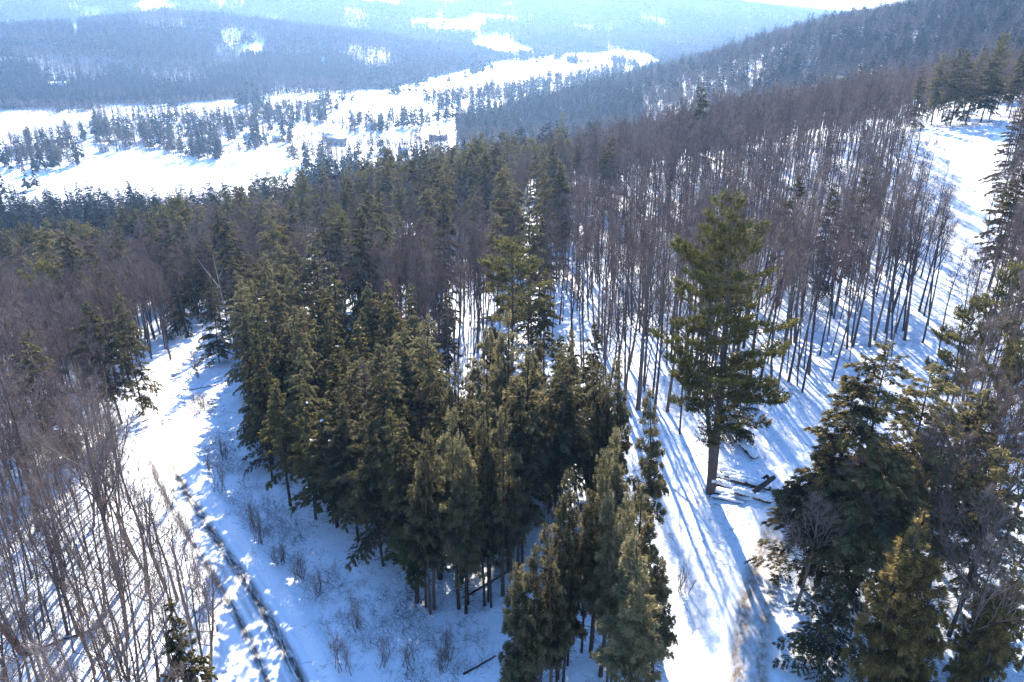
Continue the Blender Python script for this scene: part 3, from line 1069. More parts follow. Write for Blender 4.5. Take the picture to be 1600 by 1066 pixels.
HERO = [
    # kind, variant, 'b'ase or 't'op, u, v, height m, crown radius m, label
    # cedars in the middle of the foreground
    ('cedar_tree', 1, 't', 706, 640, 19, 3.3, 'bronze tipped cedar at the left edge of the foreground cedar clump'),
    ('cedar_tree', 0, 't', 752, 655, 18, 2.4, 'tall cedar with long bare stems just right of the bronze tipped cedar'),
    ('cedar_tree', 2, 't', 784, 642, 18, 2.2, 'narrow cedar in the gap between the bronze cedar and the broad grey green cedar'),
    ('hemlock_tree', 1, 't', 818, 606, 18, 2.9, 'broad grey green hemlock topping the middle of the foreground clump'),
    ('hemlock_tree', 2, 't', 882, 540, 19, 3.4, 'darkest and tallest hemlock of the foreground clump'),
    ('cedar_tree', 1, 't', 946, 575, 18, 2.8, 'brownish cedar right behind the darkest foreground hemlock'),
    ('cedar_tree', 0, 't', 978, 668, 17, 2.2, 'thin cedar standing left of the slim edge cedar'),
    ('cedar_tree', 2, 't', 1026, 610, 19, 1.9, 'slim edge cedar with bare lower stem beside the sanded lane'),
    ('cedar_tree', 0, 't', 938, 706, 18, 2.5, 'tallest cedar of the nearest clump by the bottom edge of the photo'),
    ('cedar_tree', 1, 't', 888, 734, 17, 2.6, 'full olive cedar at the middle of the nearest clump by the bottom edge'),
    ('cedar_tree', 0, 't', 868, 822, 16, 2.4, 'olive cedar in front of the nearest clump, lowest top of all'),
    ('cedar_tree', 3, 't', 815, 880, 12, 3.2, 'low spreading cedar with brown tips left of the nearest clump'),
    ('cedar_tree', 2, 't', 1000, 760, 15, 1.9, 'dark narrow cedar below the slim edge cedar'),
    # dark evergreens between road and cedars
    ('hemlock_tree', 0, 't', 376, 440, 18, 4.0, 'broad dark hemlock leaning its branches over the road bend'),
    ('hemlock_tree', 3, 't', 322, 436, 15, 3.2, 'hemlock at the right side of the road where the road vanishes'),
    ('hemlock_tree', 1, 't', 421, 396, 18, 3.0, 'grey tipped hemlock behind the broad dark roadside hemlock'),
    ('hemlock_tree', 2, 't', 494, 362, 21, 4.3, 'largest full hemlock above the dark spruce thicket'),
    ('hemlock_tree', 0, 't', 456, 380, 18, 3.6, 'dark hemlock touching the left flank of the largest full hemlock'),
    ('spruce_tree', 1, 't', 536, 336, 19, 2.9, 'tall dark spruce with visible bare stem right of the largest hemlock'),
    ('spruce_tree', 0, 't', 562, 378, 14, 2.2, 'small spruce under the pair of tall dark spruces'),
    ('spruce_tree', 2, 't', 572, 330, 18, 2.8, 'dark spruce, right one of the tall pair behind the largest hemlock'),
    ('hemlock_tree', 1, 't', 604, 364, 16, 4.0, 'rounded grey green hemlock standing alone above the purple twigs'),
    ('hemlock_tree', 3, 't', 663, 374, 17, 4.3, 'pale rounded hemlock beside the fine needled pine'),
    ('hemlock_tree', 2, 't', 466, 482, 16, 2.8, 'hemlock with pale feathery top amid the dark thicket'),
    ('hemlock_tree', 0, 't', 450, 508, 16, 2.8, 'dark rounded hemlock just below the pale feathery top'),
    ('hemlock_tree', 3, 't', 392, 524, 15, 3.3, 'hemlock spreading low branches onto the snow bank by the road'),
    ('spruce_tree', 0, 't', 428, 592, 15, 2.6, 'spruce with yellowish layered branches at the road edge of the thicket'),
    ('spruce_tree', 1, 't', 468, 592, 16, 2.6, 'spruce right beside the yellowish layered spruce'),
    ('spruce_tree', 2, 't', 476, 528, 15, 2.5, 'yellow green spruce top below the pale feathery hemlock'),
    ('spruce_tree', 1, 't', 517, 514, 15, 2.8, 'olive spruce in the heart of the dark thicket'),
    ('spruce_tree', 0, 't', 558, 504, 15, 2.6, 'brown olive spruce at the right rim of the dark thicket'),
    ('spruce_tree', 2, 't', 494, 500, 15, 2.6, 'dark spruce top peeking between the olive spruces'),
    ('spruce_tree', 0, 't', 522, 556, 16, 2.8, 'olive spruce with drooping tiers in front of the thicket'),
    ('spruce_tree', 3, 't', 572, 562, 15, 2.7, 'grey twiggy spruce at the snow gap'),
    ('spruce_tree', 1, 't', 614, 460, 16, 2.6, 'dark snow dusted spruce at the snow gap, left of two'),
    ('spruce_tree', 0, 't', 636, 462, 15, 2.3, 'grey spruce touching the snow dusted spruce at the gap'),
    ('spruce_tree', 2, 't', 697, 460, 15, 2.0, 'lone dark spruce between the snow gap and the fine needled pine'),
    ('spruce_tree', 1, 't', 684, 550, 14, 2.8, 'dark spruce with yellow top above the bronze tipped cedar'),
    ('spruce_tree', 0, 't', 620, 580, 15, 2.4, 'spruce with a yellow leader in the middle of the thicket front'),
    ('spruce_tree', 3, 't', 648, 604, 15, 2.2, 'sparse grey spruce left of the bronze tipped cedar'),
    ('hemlock_tree', 1, 't', 540, 632, 15, 2.6, 'dark hemlock at the foot of the thicket over the blue snow'),
    ('hemlock_tree', 2, 't', 580, 644, 16, 2.8, 'black looking hemlock in the shaded front of the thicket'),
    ('spruce_tree', 0, 't', 618, 640, 16, 2.5, 'drooping spruce at the front left of the bronze tipped cedar'),
    ('hemlock_tree', 0, 't', 520, 608, 14, 2.4, 'half hidden hemlock behind the layered roadside spruces'),
    ('spruce_tree', 3, 't', 722, 590, 14, 2.3, 'grey twiggy spruce behind the bronze tipped cedar'),
    ('pine_tree', 1, 't', 800, 378, 20, 5.0, 'fine needled pale green pine with a dark central stem'),
    ('spruce_tree', 1, 't', 852, 420, 15, 2.6, 'dark spruce at the right shoulder of the fine needled pine'),
    ('cedar_tree', 3, 't', 770, 500, 12, 2.8, 'grey green cedar under the fine needled pine'),
    ('cedar_tree', 3, 't', 838, 528, 13, 2.6, 'feathery cedar below the right side of the fine needled pine'),
    ('hemlock_tree', 3, 't', 740, 560, 13, 2.8, 'soft grey hemlock low between the thicket and the fine needled pine'),
    # left of the road
    ('pine_tree', 2, 't', 56, 410, 19, 4.4, 'yellow green pine with tiered branches at the left edge of the photo'),
    ('hemlock_tree', 0, 't', 124, 424, 18, 3.6, 'dark pointed hemlock right of the yellow green pine'),
    ('spruce_tree', 1, 't', 92, 424, 16, 2.6, 'dark spruce wedged between pine and pointed hemlock'),
    ('hemlock_tree', 2, 't', 175, 428, 17, 3.2, 'dark hemlock behind the olive hemlock left of the road'),
    ('hemlock_tree', 1, 't', 148, 470, 18, 3.6, 'olive hemlock whose foliage reaches down to the left road side'),
    ('hemlock_tree', 0, 't', 186, 460, 18, 3.2, 'dark hemlock at the left road side next to the leaning roadside tree'),
    ('hemlock_tree', 3, 't', 34, 522, 17, 4.6, 'large dark hemlock low at the left edge of the photo'),
    ('hemlock_tree', 2, 't', 338, 350, 18, 4.2, 'dark hemlock behind the bleached dead tree'),
    ('hemlock_tree', 1, 't', 262, 376, 15, 3.0, 'dark evergreen amid purple twigs left of the bleached dead tree'),
    ('hemlock_tree', 0, 't', 198, 362, 15, 3.2, 'small dark hemlock far above the road bend'),
    ('spruce_tree', 1, 't', 264, 935, 13, 2.2, 'young dark green spruce beside the road at the bottom of the photo'),
    # right side
    ('hemlock_tree', 5, 't', 1398, 536, 22, 5.2, 'great hemlock with highest top to the right of the log pile'),
    ('hemlock_tree', 4, 't', 1340, 582, 20, 4.4, 'hemlock at the left shoulder of the great right side hemlock'),
    ('hemlock_tree', 5, 't', 1452, 572, 20, 4.6, 'hemlock at the right shoulder of the great right side hemlock'),
    ('hemlock_tree', 0, 't', 1290, 690, 14, 4.4, 'dark hemlock reaching low branches over the log pile and lane'),
    ('cedar_tree', 4, 't', 1452, 806, 15, 4.4, 'bronze green cedar at the bottom right'),
    ('cedar_tree', 4, 't', 1440, 930, 10, 1.8, 'young yellowish cedar in front of the bronze green cedar'),
    ('cedar_tree', 4, 't', 1585, 890, 11, 3.2, 'golden brown cedar in the bottom right corner'),
    ('hemlock_tree', 3, 't', 1310, 890, 9, 2.6, 'black hemlock low beside the lower lane'),
    ('hemlock_tree', 0, 't', 1604, 158, 20, 4.4, 'tall hemlock at the far end of the snowy field on the photo edge'),
    ('hemlock_tree', 1, 't', 1592, 262, 19, 4.4, 'hemlock with long ragged branches beside the snowy field'),
    ('pine_tree', 0, 't', 1590, 420, 20, 3.8, 'dark pine at the right photo edge below the ragged field hemlock'),
    ('pine_tree', 1, 't', 1530, 468, 18, 3.2, 'thin crowned pine between the great hemlock and the photo edge'),
    ('pine_tree', 2, 't', 1585, 540, 18, 3.0, 'yellow green pine below the dark pine at the right photo edge'),
    ('hemlock_tree', 1, 't', 1245, 276, 21, 2.8, 'small dark conifer top among bare trees above the tall pine'),
    ('hemlock_tree', 2, 't', 1356, 258, 21, 2.7, 'small dark conifer top among bare trees near the snowy field'),
    ('hemlock_tree', 0, 't', 1308, 286, 19, 2.5, 'faint conifer between the two small dark conifer tops'),
    ('hemlock_tree', 0, 't', 1097, 127, 25, 4.2, 'lone pointed evergreen rising above the far brown woods'),
    ('hemlock_tree', 3, 'b', 1150, 690, 8, 2.2, 'small ragged hemlock standing just behind the tall pine'),
    # evergreen row behind the field
    ('hemlock_tree', 0, 'b', 1484, 197, 21, 4.6, 'broadest dark hemlock in the row behind the snowy field'),
    ('pine_tree', 0, 'b', 1545, 190, 23, 3.4, 'highest topped evergreen in the row behind the snowy field'),
    ('hemlock_tree', 2, 'b', 1532, 192, 18, 4.4, 'pale olive hemlock in the row behind the snowy field'),
    ('hemlock_tree', 1, 'b', 1455, 196, 20, 3.0, 'small topped hemlock left end of the row behind the snowy field'),
    ('hemlock_tree', 3, 'b', 1425, 200, 17, 3.2, 'dark evergreen half hidden by bare trees left of the field row'),
    ('hemlock_tree', 1, 'b', 1576, 186, 18, 3.4, 'dark hemlock at the right end of the row behind the snowy field'),
    ('hemlock_tree', 0, 'b', 1508, 195, 20, 3.8, 'brownish hemlock between the broadest and the highest of the field row'),
    # mid woods
    ('hemlock_tree', 0, 't', 736, 244, 21, 4.7, 'dark hemlock clump leader in the brown woods above the centre'),
    ('hemlock_tree', 1, 't', 700, 248, 20, 4.1, 'dark hemlock left neighbour of the clump leader in the brown woods'),
    ('hemlock_tree', 2, 't', 668, 246, 20, 3.9, 'dark hemlock two places left of the clump leader in the brown woods'),
    ('hemlock_tree', 3, 't', 742, 290, 18, 4.3, 'squat hemlock below the clump leader in the brown woods'),
    ('hemlock_tree', 2, 't', 795, 256, 20, 3.9, 'dark hemlock right neighbour of the clump leader in the brown woods'),
    ('hemlock_tree', 1, 't', 662, 284, 19, 3.9, 'hemlock under the left end of the dark hemlock clump'),
    ('hemlock_tree', 0, 't', 598, 300, 20, 4.5, 'pale hemlock standing clear above the tall dark spruces'),
    ('hemlock_tree', 2, 't', 955, 210, 20, 4.3, 'dark hemlock in the right part of the brown woods'),
    ('hemlock_tree', 3, 't', 903, 226, 17, 3.5, 'small hemlock left of the dark hemlock in the right brown woods'),
    ('hemlock_tree', 1, 't', 938, 226, 17, 3.3, 'small hemlock at the foot of the dark hemlock in the right brown woods'),
    ('hemlock_tree', 0, 't', 880, 258, 18, 4.3, 'rounded hemlock below the small hemlocks of the right brown woods'),
    ('pine_tree', 0, 't', 404, 270, 24, 4.9, 'yellow green pine at the left of the pine cluster by the valley field'),
    ('pine_tree', 1, 't', 420, 268, 24, 4.7, 'pine in the middle of the pine cluster by the valley field'),
    ('pine_tree', 2, 't', 438, 272, 23, 4.7, 'pine at the right of the pine cluster by the valley field'),
    ('pine_tree', 0, 't', 468, 266, 25, 4.1, 'separate tall pine right of the pine cluster by the valley field'),
    ('pine_tree', 2, 't', 336, 296, 22, 5.1, 'wide green pine left of the pine cluster'),
    ('pine_tree', 1, 't', 258, 322, 21, 4.3, 'yellow green pine at the valley rim, left of two'),
    ('pine_tree', 0, 't', 286, 314, 21, 4.5, 'yellow green pine at the valley rim, right of two'),
    ('hemlock_tree', 0, 't', 350, 328, 21, 4.7, 'dark hemlock below the wide green pine'),
    ('hemlock_tree', 1, 't', 420, 338, 19, 3.9, 'dim hemlock under the pine cluster'),
    ('hemlock_tree', 2, 't', 512, 312, 18, 3.5, 'hemlock top left of the pair of tall dark spruces'),
    ('pine_tree', 1, 't', 604, 236, 23, 3.9, 'thin spire shaped pine at the edge of the valley fields'),
]
BROAD = [
    ('broad_tree', 0, 'b', 190, 925, 19, 5.5, 'broad crowned bare tree with dark trunk left of the road'),
    ('broad_tree', 1, 'b', 60, 830, 19, 5.5, 'broad crowned bare tree at the left photo edge'),
    ('broad_tree', 1, 'b', 267, 562, 17, 5.0, 'bare tree leaning beside the snowy road bend'),
    ('bare_tree', 2, 'b', 997, 640, 22, 4.5, 'big forked bare tree left of the tall pine'),
    ('bare_tree', 0, 'b', 975, 640, 20, 3.4, 'bare tree just left of the big forked bare tree'),
    ('broad_tree', 0, 't', 112, 486, 15, 5.0, 'pale purple twiggy tree in front of the yellow green pine'),
    ('hemlock_tree', 4, 't', 1380, 690, 15, 4.6, 'airy dark hemlock under the highest top of the great hemlock'),
    ('hemlock_tree', 5, 't', 1490, 640, 16, 4.0, 'ragged hemlock at the right foot of the great hemlock'),
    ('broad_tree', 1, 't', 1330, 720, 13, 4.5, 'grey bare tree tangled in front of the great hemlock'),
    ('broad_tree', 0, 't', 1560, 860, 12, 4.0, 'grey bare tree in the bottom right among golden cedar'),
    ('hemlock_tree', 4, 't', 1535, 610, 17, 4.0, 'ragged hemlock under the thin crowned pine at the right'),
    ('hemlock_tree', 5, 't', 1570, 700, 15, 4.2, 'dark hemlock above the golden brown corner cedar'),
    ('broad_tree', 1, 't', 1462, 660, 16, 4.5, 'bare tree grown into the right shoulder of the great hemlock'),
    ('broad_tree', 0, 't', 1590, 640, 16, 5.0, 'spreading bare tree on the right photo edge'),
    ('broad_tree', 1, 't', 1545, 770, 13, 4.5, 'bare tangled tree between bronze green cedar and photo edge'),
    ('broad_tree', 1, 't', 1275, 775, 11, 4.0, 'grey bare tree spreading over the lane in front of dark hemlock'),
    ('broad_tree', 0, 't', 1505, 700, 14, 4.5, 'bare tree with many forks behind the bronze green cedar'),
    ('broad_tree', 0, 't', 1540, 590, 16, 4.5, 'bare tree right of the great hemlock'),
    ('broad_tree', 1, 't', 690, 480, 14, 4.0, 'grey bare tree beside the snow gap'),
    ('broad_tree', 0, 't', 640, 500, 13, 4.0, 'bare tree filling the snow gap'),
    ('broad_tree', 1, 't', 240, 420, 15, 4.0, 'bare tree behind the left roadside hemlocks'),
]
def in_poly(poly, u, v):
    poly = np.array(poly, float)
    inside = np.zeros(np.shape(u), bool)
    j = len(poly) - 1
    for i in range(len(poly)):
        xi, yi, xj, yj = *poly[i], *poly[j]
        c = ((yi > v) != (yj > v)) & (u < (xj - xi) * (v - yi) / (yj - yi + 1e-12) + xi)
        inside ^= c
        j = i
    return inside


FILL = []
rng = np.random.default_rng(31)


def fill_poly(poly, cell, kinds, hr, rr, lab, grp):
    P = ray_ground([p[0] for p in poly], [p[1] for p in poly], 0, ground)
    X, Y = np.meshgrid(np.arange(P[:, 0].min(), P[:, 0].max(), cell), np.arange(P[:, 1].min(), P[:, 1].max(), cell))
    X = X.ravel() + rng.uniform(-0.4, 0.4, X.size) * cell
    Y = Y.ravel() + rng.uniform(-0.4, 0.4, Y.size) * cell
    m = in_poly([(a, b) for a, b in P[:, :2]], X, Y)
    for x, y in zip(X[m], Y[m]):
        FILL.append((x, y, kinds[int(rng.integers(len(kinds)))], rng.uniform(*hr), rng.uniform(*rr), lab, grp))


ALL = HERO + BROAD
us = [a[3] for a in ALL]
vs = [a[4] for a in ALL]
hs = [a[5] if a[2] == 't' else 0.0 for a in ALL]
PP = ray_ground(us, vs, hs, ground)
rng = np.random.default_rng(7)
for (kind, var, mode, u, v, h, r, lab), p in zip(ALL, PP):
    lean = (rng.normal(0, 0.02), rng.normal(0, 0.02))
    if kind == 'hemlock_tree' and not ('road' in lab):
        r *= 1.12
    place(kind, var, p, h, r, rng.uniform(0, 6.28), lab, None, lean)
    used_xy.append((p[0], p[1], min(r, 2.2)))

fill_poly([(395, 700), (450, 795), (520, 850), (585, 885), (640, 880), (690, 800), (700, 680), (600, 590), (470, 590), (390, 640)], 3.1,
          ['spruce_tree', 'hemlock_tree', 'hemlock_tree'], (9, 19.5), (1.7, 4.0), 'crowded dark evergreen inside the thicket between road and cedar clump', 'dark evergreens of the thicket by the road')
fill_poly([(660, 960), (745, 985), (800, 930), (830, 830), (950, 830), (990, 760), (900, 700), (760, 740), (680, 850)], 3.2,
          ['cedar_tree', 'cedar_tree', 'hemlock_tree'], (12, 19), (2.2, 3.4), 'cedar hidden deep in the foreground cedar clump', 'inner cedars of the foreground clump')
fill_poly([(830, 1150), (830, 1060), (900, 1000), (960, 960), (1010, 1000), (1030, 1060), (1000, 1200)], 3.0,
          ['cedar_tree'], (12, 17.5), (2.1, 3.2), 'cedar inside the nearest clump by the bottom edge', 'cedars of the nearest clump')
fill_poly([(575, 885), (610, 915), (660, 950), (725, 975), (730, 900), (690, 830), (620, 800)], 3.0,
          ['hemlock_tree', 'cedar_tree', 'spruce_tree'], (11, 16), (2.2, 3.2), 'evergreen joining thicket and cedar clump over the blue snow', 'evergreens joining thicket and cedar clump')
fill_poly([(400, 640), (430, 690), (480, 600), (480, 520), (400, 500), (380, 540)], 4.6,
          ['hemlock_tree'], (13, 18), (3.0, 4.2), 'dark evergreen crowding the right side of the road bend', 'hemlocks right of the road bend')
for x, y, kind, h, r, lab, grp in FILL:
    if near_path(ROAD, np.array([x]), np.array([y]))[0][0] < 8.5 or min((x - a) ** 2 + (y - b) ** 2 for a, b, c in used_xy) < 1.4 ** 2:
        continue
    hk = 'tall' if h > 15 else 'short' if h < 12.6 else 'middling'
    uu = float(project(np.array([x, y, 0.0]))[0])
    lab = '%s %s' % (hk, lab.replace('cedar hidden', ('cedar' if kind == 'cedar_tree' else 'hemlock') + ' hidden').replace('evergreen', 'spruce' if kind == 'spruce_tree' else 'hemlock'))
    if 'thicket' in lab:
        lab += ', road end' if uu < 480 else ', middle' if uu < 570 else ', cedar end'
    grp = lab
    place(kind, int(rng.integers(3)), (x, y, float(ground(np.array([x]), np.array([y]))[0])), h, r, rng.uniform(0, 6.28), lab, grp)
    used_xy.append((x, y, 1.5))

# ------------------------------------------------------------------ the tall two-stemmed pine, its notice, the log pile
pb = ray_ground([1110], [770], 0, ground)[0]
root = bpy.data.objects.new('pine_tree', None)
C.objects.link(root)
root.location = pb
tag(root, 'tallest pine with two stems and wide ragged crown beside the log pile', 'pine')
trk, crn = MB(), MB()
rngp = np.random.default_rng(4242)
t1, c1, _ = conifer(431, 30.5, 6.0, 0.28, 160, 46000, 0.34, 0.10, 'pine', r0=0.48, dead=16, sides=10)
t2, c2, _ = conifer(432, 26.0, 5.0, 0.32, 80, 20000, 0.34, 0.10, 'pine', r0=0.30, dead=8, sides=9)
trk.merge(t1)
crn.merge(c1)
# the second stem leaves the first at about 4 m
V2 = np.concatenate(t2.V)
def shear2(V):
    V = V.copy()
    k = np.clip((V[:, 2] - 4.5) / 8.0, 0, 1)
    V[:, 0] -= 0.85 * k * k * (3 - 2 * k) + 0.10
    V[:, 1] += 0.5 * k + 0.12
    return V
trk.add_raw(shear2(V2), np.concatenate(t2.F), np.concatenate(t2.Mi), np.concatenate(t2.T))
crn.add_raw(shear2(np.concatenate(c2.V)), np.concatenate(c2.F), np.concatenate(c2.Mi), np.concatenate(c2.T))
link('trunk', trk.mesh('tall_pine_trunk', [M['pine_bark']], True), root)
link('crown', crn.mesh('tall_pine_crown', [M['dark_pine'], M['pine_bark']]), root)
root.rotation_euler = (0, rad(-2.2), 0)
used_xy.append((pb[0], pb[1], 4.0))

sg = MB()
sg.box((0, 0, 0), (0.42, 0.05, 0.32), 0)
sgo = link('paper_notice', sg.mesh('paper_notice', [M['paper']]))
sgo.location = (pb[0] + 0.06, pb[1] - 0.515, pb[2] + 1.7)
tag(sgo, 'small white notice fixed to the trunk of the tall pine', 'notice')


def log_at(u, v, zoff, length, r, yaw, label, caps=True, pitch=0.0, mat='bark', seed=0):
    rngl = np.random.default_rng(900 + seed)
    p = ray_ground([u], [v], 0, ground)[0]
    mbt = MB()
    K = 6
    xs = np.linspace(-length / 2, length / 2, K)
    P = np.stack([xs, rngl.normal(0, 0.02, K), rngl.normal(0, 0.02, K)], 1)[None]
    mbt.tubes(P, (r * np.linspace(1.05, 0.9, K) * (1 + rngl.normal(0, 0.03, K)))[None], 10)
    o = link('log', mbt.mesh('log', [M[mat]], True))
    o.location = (p[0], p[1], p[2] + zoff + r * 0.55)
    o.rotation_euler = (0, pitch, yaw)
    tag(o, label, 'log', 'snowy logs by the tall pine')
    for e in (-1, 1):
        m2 = MB()
        rr = r * (1.05 if e < 0 else 0.9)
        m2.tubes(np.array([[[e * (length / 2 - 0.01), 0, 0], [e * (length / 2 + 0.004), 0, 0]]]), np.array([[rr * 0.96, rr * 0.96]]), 10, 0, True)
        link('cut_end', m2.mesh('cut_end', [M['cut']]), o)
    if caps:
        m3 = MB()
        n = int(length / 0.35)
        for i in range(n):
            if rngl.random() < 0.12:
                continue
            x = -length / 2 + (i + 0.5) * length / n
            blob(m3, (x, rngl.normal(0, 0.03), r * 0.8), (0.42, r * 1.45, r * 0.95), rngl, 0, 8, 4, 0.12)
        link('snow_cap', m3.mesh('snow_cap', [M['snow_cap']], True), o)
    return o


YAW = rad(-27)
LOGS = [
    (1160, 748, 0.05, 4.6, 0.30, 'log at the upper back of the snowy log pile'),
    (1150, 755, 0.10, 4.4, 0.27, 'thick log with a bare dark end at the top left of the pile'),
    (1164, 758, 0.52, 4.2, 0.25, 'topmost log lying across the middle of the snowy pile'),
    (1148, 766, 0.05, 4.6, 0.28, 'second log from the front of the snowy pile'),
    (1172, 764, 0.45, 4.0, 0.24, 'upper log whose pale cut end shows at the right of the pile'),
    (1150, 777, 0.0, 4.5, 0.22, 'front log of the pile almost buried in snow'),
    (1176, 778, 0.0, 3.6, 0.30, 'short log with a tan cut end at the front right of the pile'),
    (1138, 771, 0.02, 3.6, 0.18, 'thin log poking out beside the tall pine trunk'),
    (1140, 783, 0.0, 3.4, 0.14, 'thin front pole of the pile with a dark tip'),
]
for i, (u, v, zo, ln, r, lab) in enumerate(LOGS):
    log_at(u, v, zo, ln, r, YAW + rad((i * 37 % 11) - 5), lab, seed=i)
sm = MB()
rngs_ = np.random.default_rng(66)
sp = ray_ground(rngs_.uniform(1128, 1180, 26), rngs_.uniform(748, 780, 26), 0, ground)
sp0 = sp.mean(0)
for q in sp:
    blob(sm, q - sp0 + np.array([0, 0, 0.05]), (rngs_.uniform(0.5, 1.0), rngs_.uniform(0.4, 0.7), rngs_.uniform(0.15, 0.38)), rngs_, 0, 9, 4, 0.14)
smo = link('drifted_snow', sm.mesh('drifted_snow', [M['snow_cap']], True))
smo.location = sp0
tag(smo, 'snow drifted between and over the logs', None, None, 'stuff')
log_at(1192, 764, 0.35, 3.4, 0.26, rad(38), 'dark bare log lying crosswise over the right end of the pile', False, rad(-8), 'conifer_bark', 50)
log_at(1186, 757, 0.05, 3.2, 0.24, rad(44), 'dark log under the crosswise log at the right of the pile', False, rad(-3), 'conifer_bark', 51)
log_at(1168, 706, 0.02, 3.2, 0.34, rad(105), 'snow covered log lying alone behind the pile', True, 0, 'bark', 52)

# ------------------------------------------------------------------ bleached dead tree, red rotten stub, fallen trunks
def snag(u, v, h, forks, label, mat, r0, name='dead_tree', lean=(0, 0), mode='b'):
    p = ray_ground([u], [v], h if mode == 't' else 0, ground)[0]
    rngs = np.random.default_rng(int(u * 7 + v))
    root = link(name, None)
    root.location = p
    root.rotation_euler = (lean[0], lean[1], 0)
    tag(root, label, 'dead tree')
    m = MB()
    TP, TR = trunk_line(h, r0, 10, rngs, 0.3)
    TR = np.maximum(TR, r0 * 0.25)
    m.tubes(TP[None], TR[None], 8, 0, True)
    link('trunk', m.mesh('snag_trunk', [M[mat]], True), root)
    for (t, az, ln, an) in forks:
        m = MB()
        b = np.array([np.interp(t * h, TP[:, 2], TP[:, k]) for k in range(3)])
        d = np.array([math.cos(az) * math.sin(an), math.sin(az) * math.sin(an), math.cos(an)])
        s = np.linspace(0, 1, 5)[:, None]
        P = b + d * ln * s + np.array([0, 0, 0.25]) * s ** 2 * ln * 0.4 + rngs.normal(0, 0.05, (5, 3)) * s
        m.tubes(P[None], (r0 * 0.5 * (1.05 - s[:, 0]))[None] + 0.015, 6)
        link('limb', m.mesh('snag_limb', [M[mat]], True), root)
    return root


snag(340, 398, 17, [(0.62, 3.2, 6.0, 0.5), (0.72, 0.3, 3.0, 0.5), (0.55, 2.0, 1.5, 0.9)], 'tall bleached pale dead tree with a forked top', 'dead', 0.20, mode='t', lean=(0, rad(-3)))
snag(330, 424, 11, [], 'short bleached snag left of the tall bleached dead tree', 'dead', 0.16, mode='t')
snag(36, 1020, 6.5, [(0.6, 1.0, 1.2, 0.8)], 'rotten reddish broken trunk in the bottom left stand', 'red_wood', 0.32, lean=(0, rad(-14)))


def fallen(u, v, ln, r, yaw, label, mat='bark', snow=False, seed=0, pitch=0.0):
    rngf = np.random.default_rng(1200 + seed)
    p = ray_ground([u], [v], 0, ground)[0]
    c, s = math.cos(yaw), math.sin(yaw)
    K = 8
    x = np.linspace(-ln / 2, ln / 2, K)
    wx, wy = p[0] + x * c, p[1] + x * s
    wz = ground(wx, wy) + r * 0.6 + np.linspace(0, pitch * ln, K)
    P = np.stack([wx - p[0], wy - p[1], wz - p[2]], 1)
    m = MB()
    m.tubes(P[None], (r * np.linspace(1, 0.45, K))[None], 7, 0, True)
    B, RB = grow(P[None], np.array([r * np.linspace(1, 0.45, K)]), 7, 0.35, 0.98, 0.16, 0.8, 0.2, 3, rngf)
    m.tubes(B, np.maximum(RB * 0.8, 0.012), 3)
    o = link('fallen_trunk', m.mesh('fallen_trunk', [M[mat]], True))
    o.location = p
    tag(o, label, 'fallen tree')


fallen(775, 905, 6, 0.10, rad(40), 'thin fallen trunk on the snow between the two cedar clumps', 'conifer_bark', seed=1)
fallen(320, 1020 - 70, 5, 0.05, rad(70), 'thin fallen branch on the snow left of the road', 'bark', seed=2)
fallen(100, 1000, 6, 0.12, rad(35), 'dark fallen trunk in the bottom left stand', 'conifer_bark', seed=3)
fallen(750, 1040, 3, 0.09, rad(35), 'short dark log on the blue snow near the low spreading cedar', 'conifer_bark', seed=4)
fallen(318, 606, 6, 0.08, rad(20), 'fallen branch at the right edge of the road bend', 'bark', seed=5)

# ------------------------------------------------------------------ bare woods: scattered stems, the largest as single trees
FIELD = [(1455, 196), (1600, 176), (1750, 170), (1700, 260), (1570, 235), (1550, 320), (1535, 390), (1525, 460), (1490, 510), (1462, 440), (1446, 330), (1440, 270), (1420, 235)]
STAND_R = [(880, 560), (870, 430), (860, 330), (1000, 240), (1250, 185), (1385, 205), (1405, 250), (1425, 290), (1432, 340), (1440, 440), (1462, 520),
           (1420, 560), (1330, 570), (1250, 640), (1180, 680), (1060, 680), (960, 660)]
STAND_L = [(-300, 1500), (-300, 640), (0, 640), (120, 640), (190, 660), (212, 720), (245, 790), (290, 880), (318, 960), (338, 1066), (345, 1250), (380, 1500)]
STAND_E = [(1490, 560), (1540, 520), (1650, 500), (1900, 700), (1900, 1250), (1600, 1150), (1560, 1000), (1480, 950), (1440, 860), (1430, 740)]
GAPW = [(540, 520), (640, 470), (760, 470), (760, 600), (690, 640), (600, 600)]
LEFTW = [(-400, 650), (-400, 330), (300, 300), (420, 340), (420, 420), (300, 500), (250, 560), (190, 610), (60, 640)]
OPEN = [[(350, 1160), (338, 1066), (318, 960), (290, 880), (245, 790), (212, 720), (196, 640), (215, 585), (265, 555), (330, 530), (345, 560), (330, 600), (400, 760), (520, 860), (620, 930), (760, 1000), (800, 1120), (340, 1160)],
        [(1035, 1300), (1035, 880), (1055, 700), (1110, 640), (1240, 640), (1215, 760), (1240, 900), (1330, 1300)]]


def too_close(x, y, pts, extra=0.6):
    A = np.array(pts)
    d2 = (x[:, None] - A[:, 0]) ** 2 + (y[:, None] - A[:, 1]) ** 2
    return (d2 < (A[:, 2] * 0.55 + extra) ** 2).any(1)


rng = np.random.default_rng(77)


def jitter_grid(x0, x1, y0, y1, cell):
    X, Y = np.meshgrid(np.arange(x0, x1, cell), np.arange(y0, y1, cell))
    X = X.ravel() + rng.uniform(-0.48, 0.48, X.size) * cell
    Y = Y.ravel() + rng.uniform(-0.48, 0.48, Y.size) * cell
    return X, Y


cand = []          # x, y, z, u, v, zone
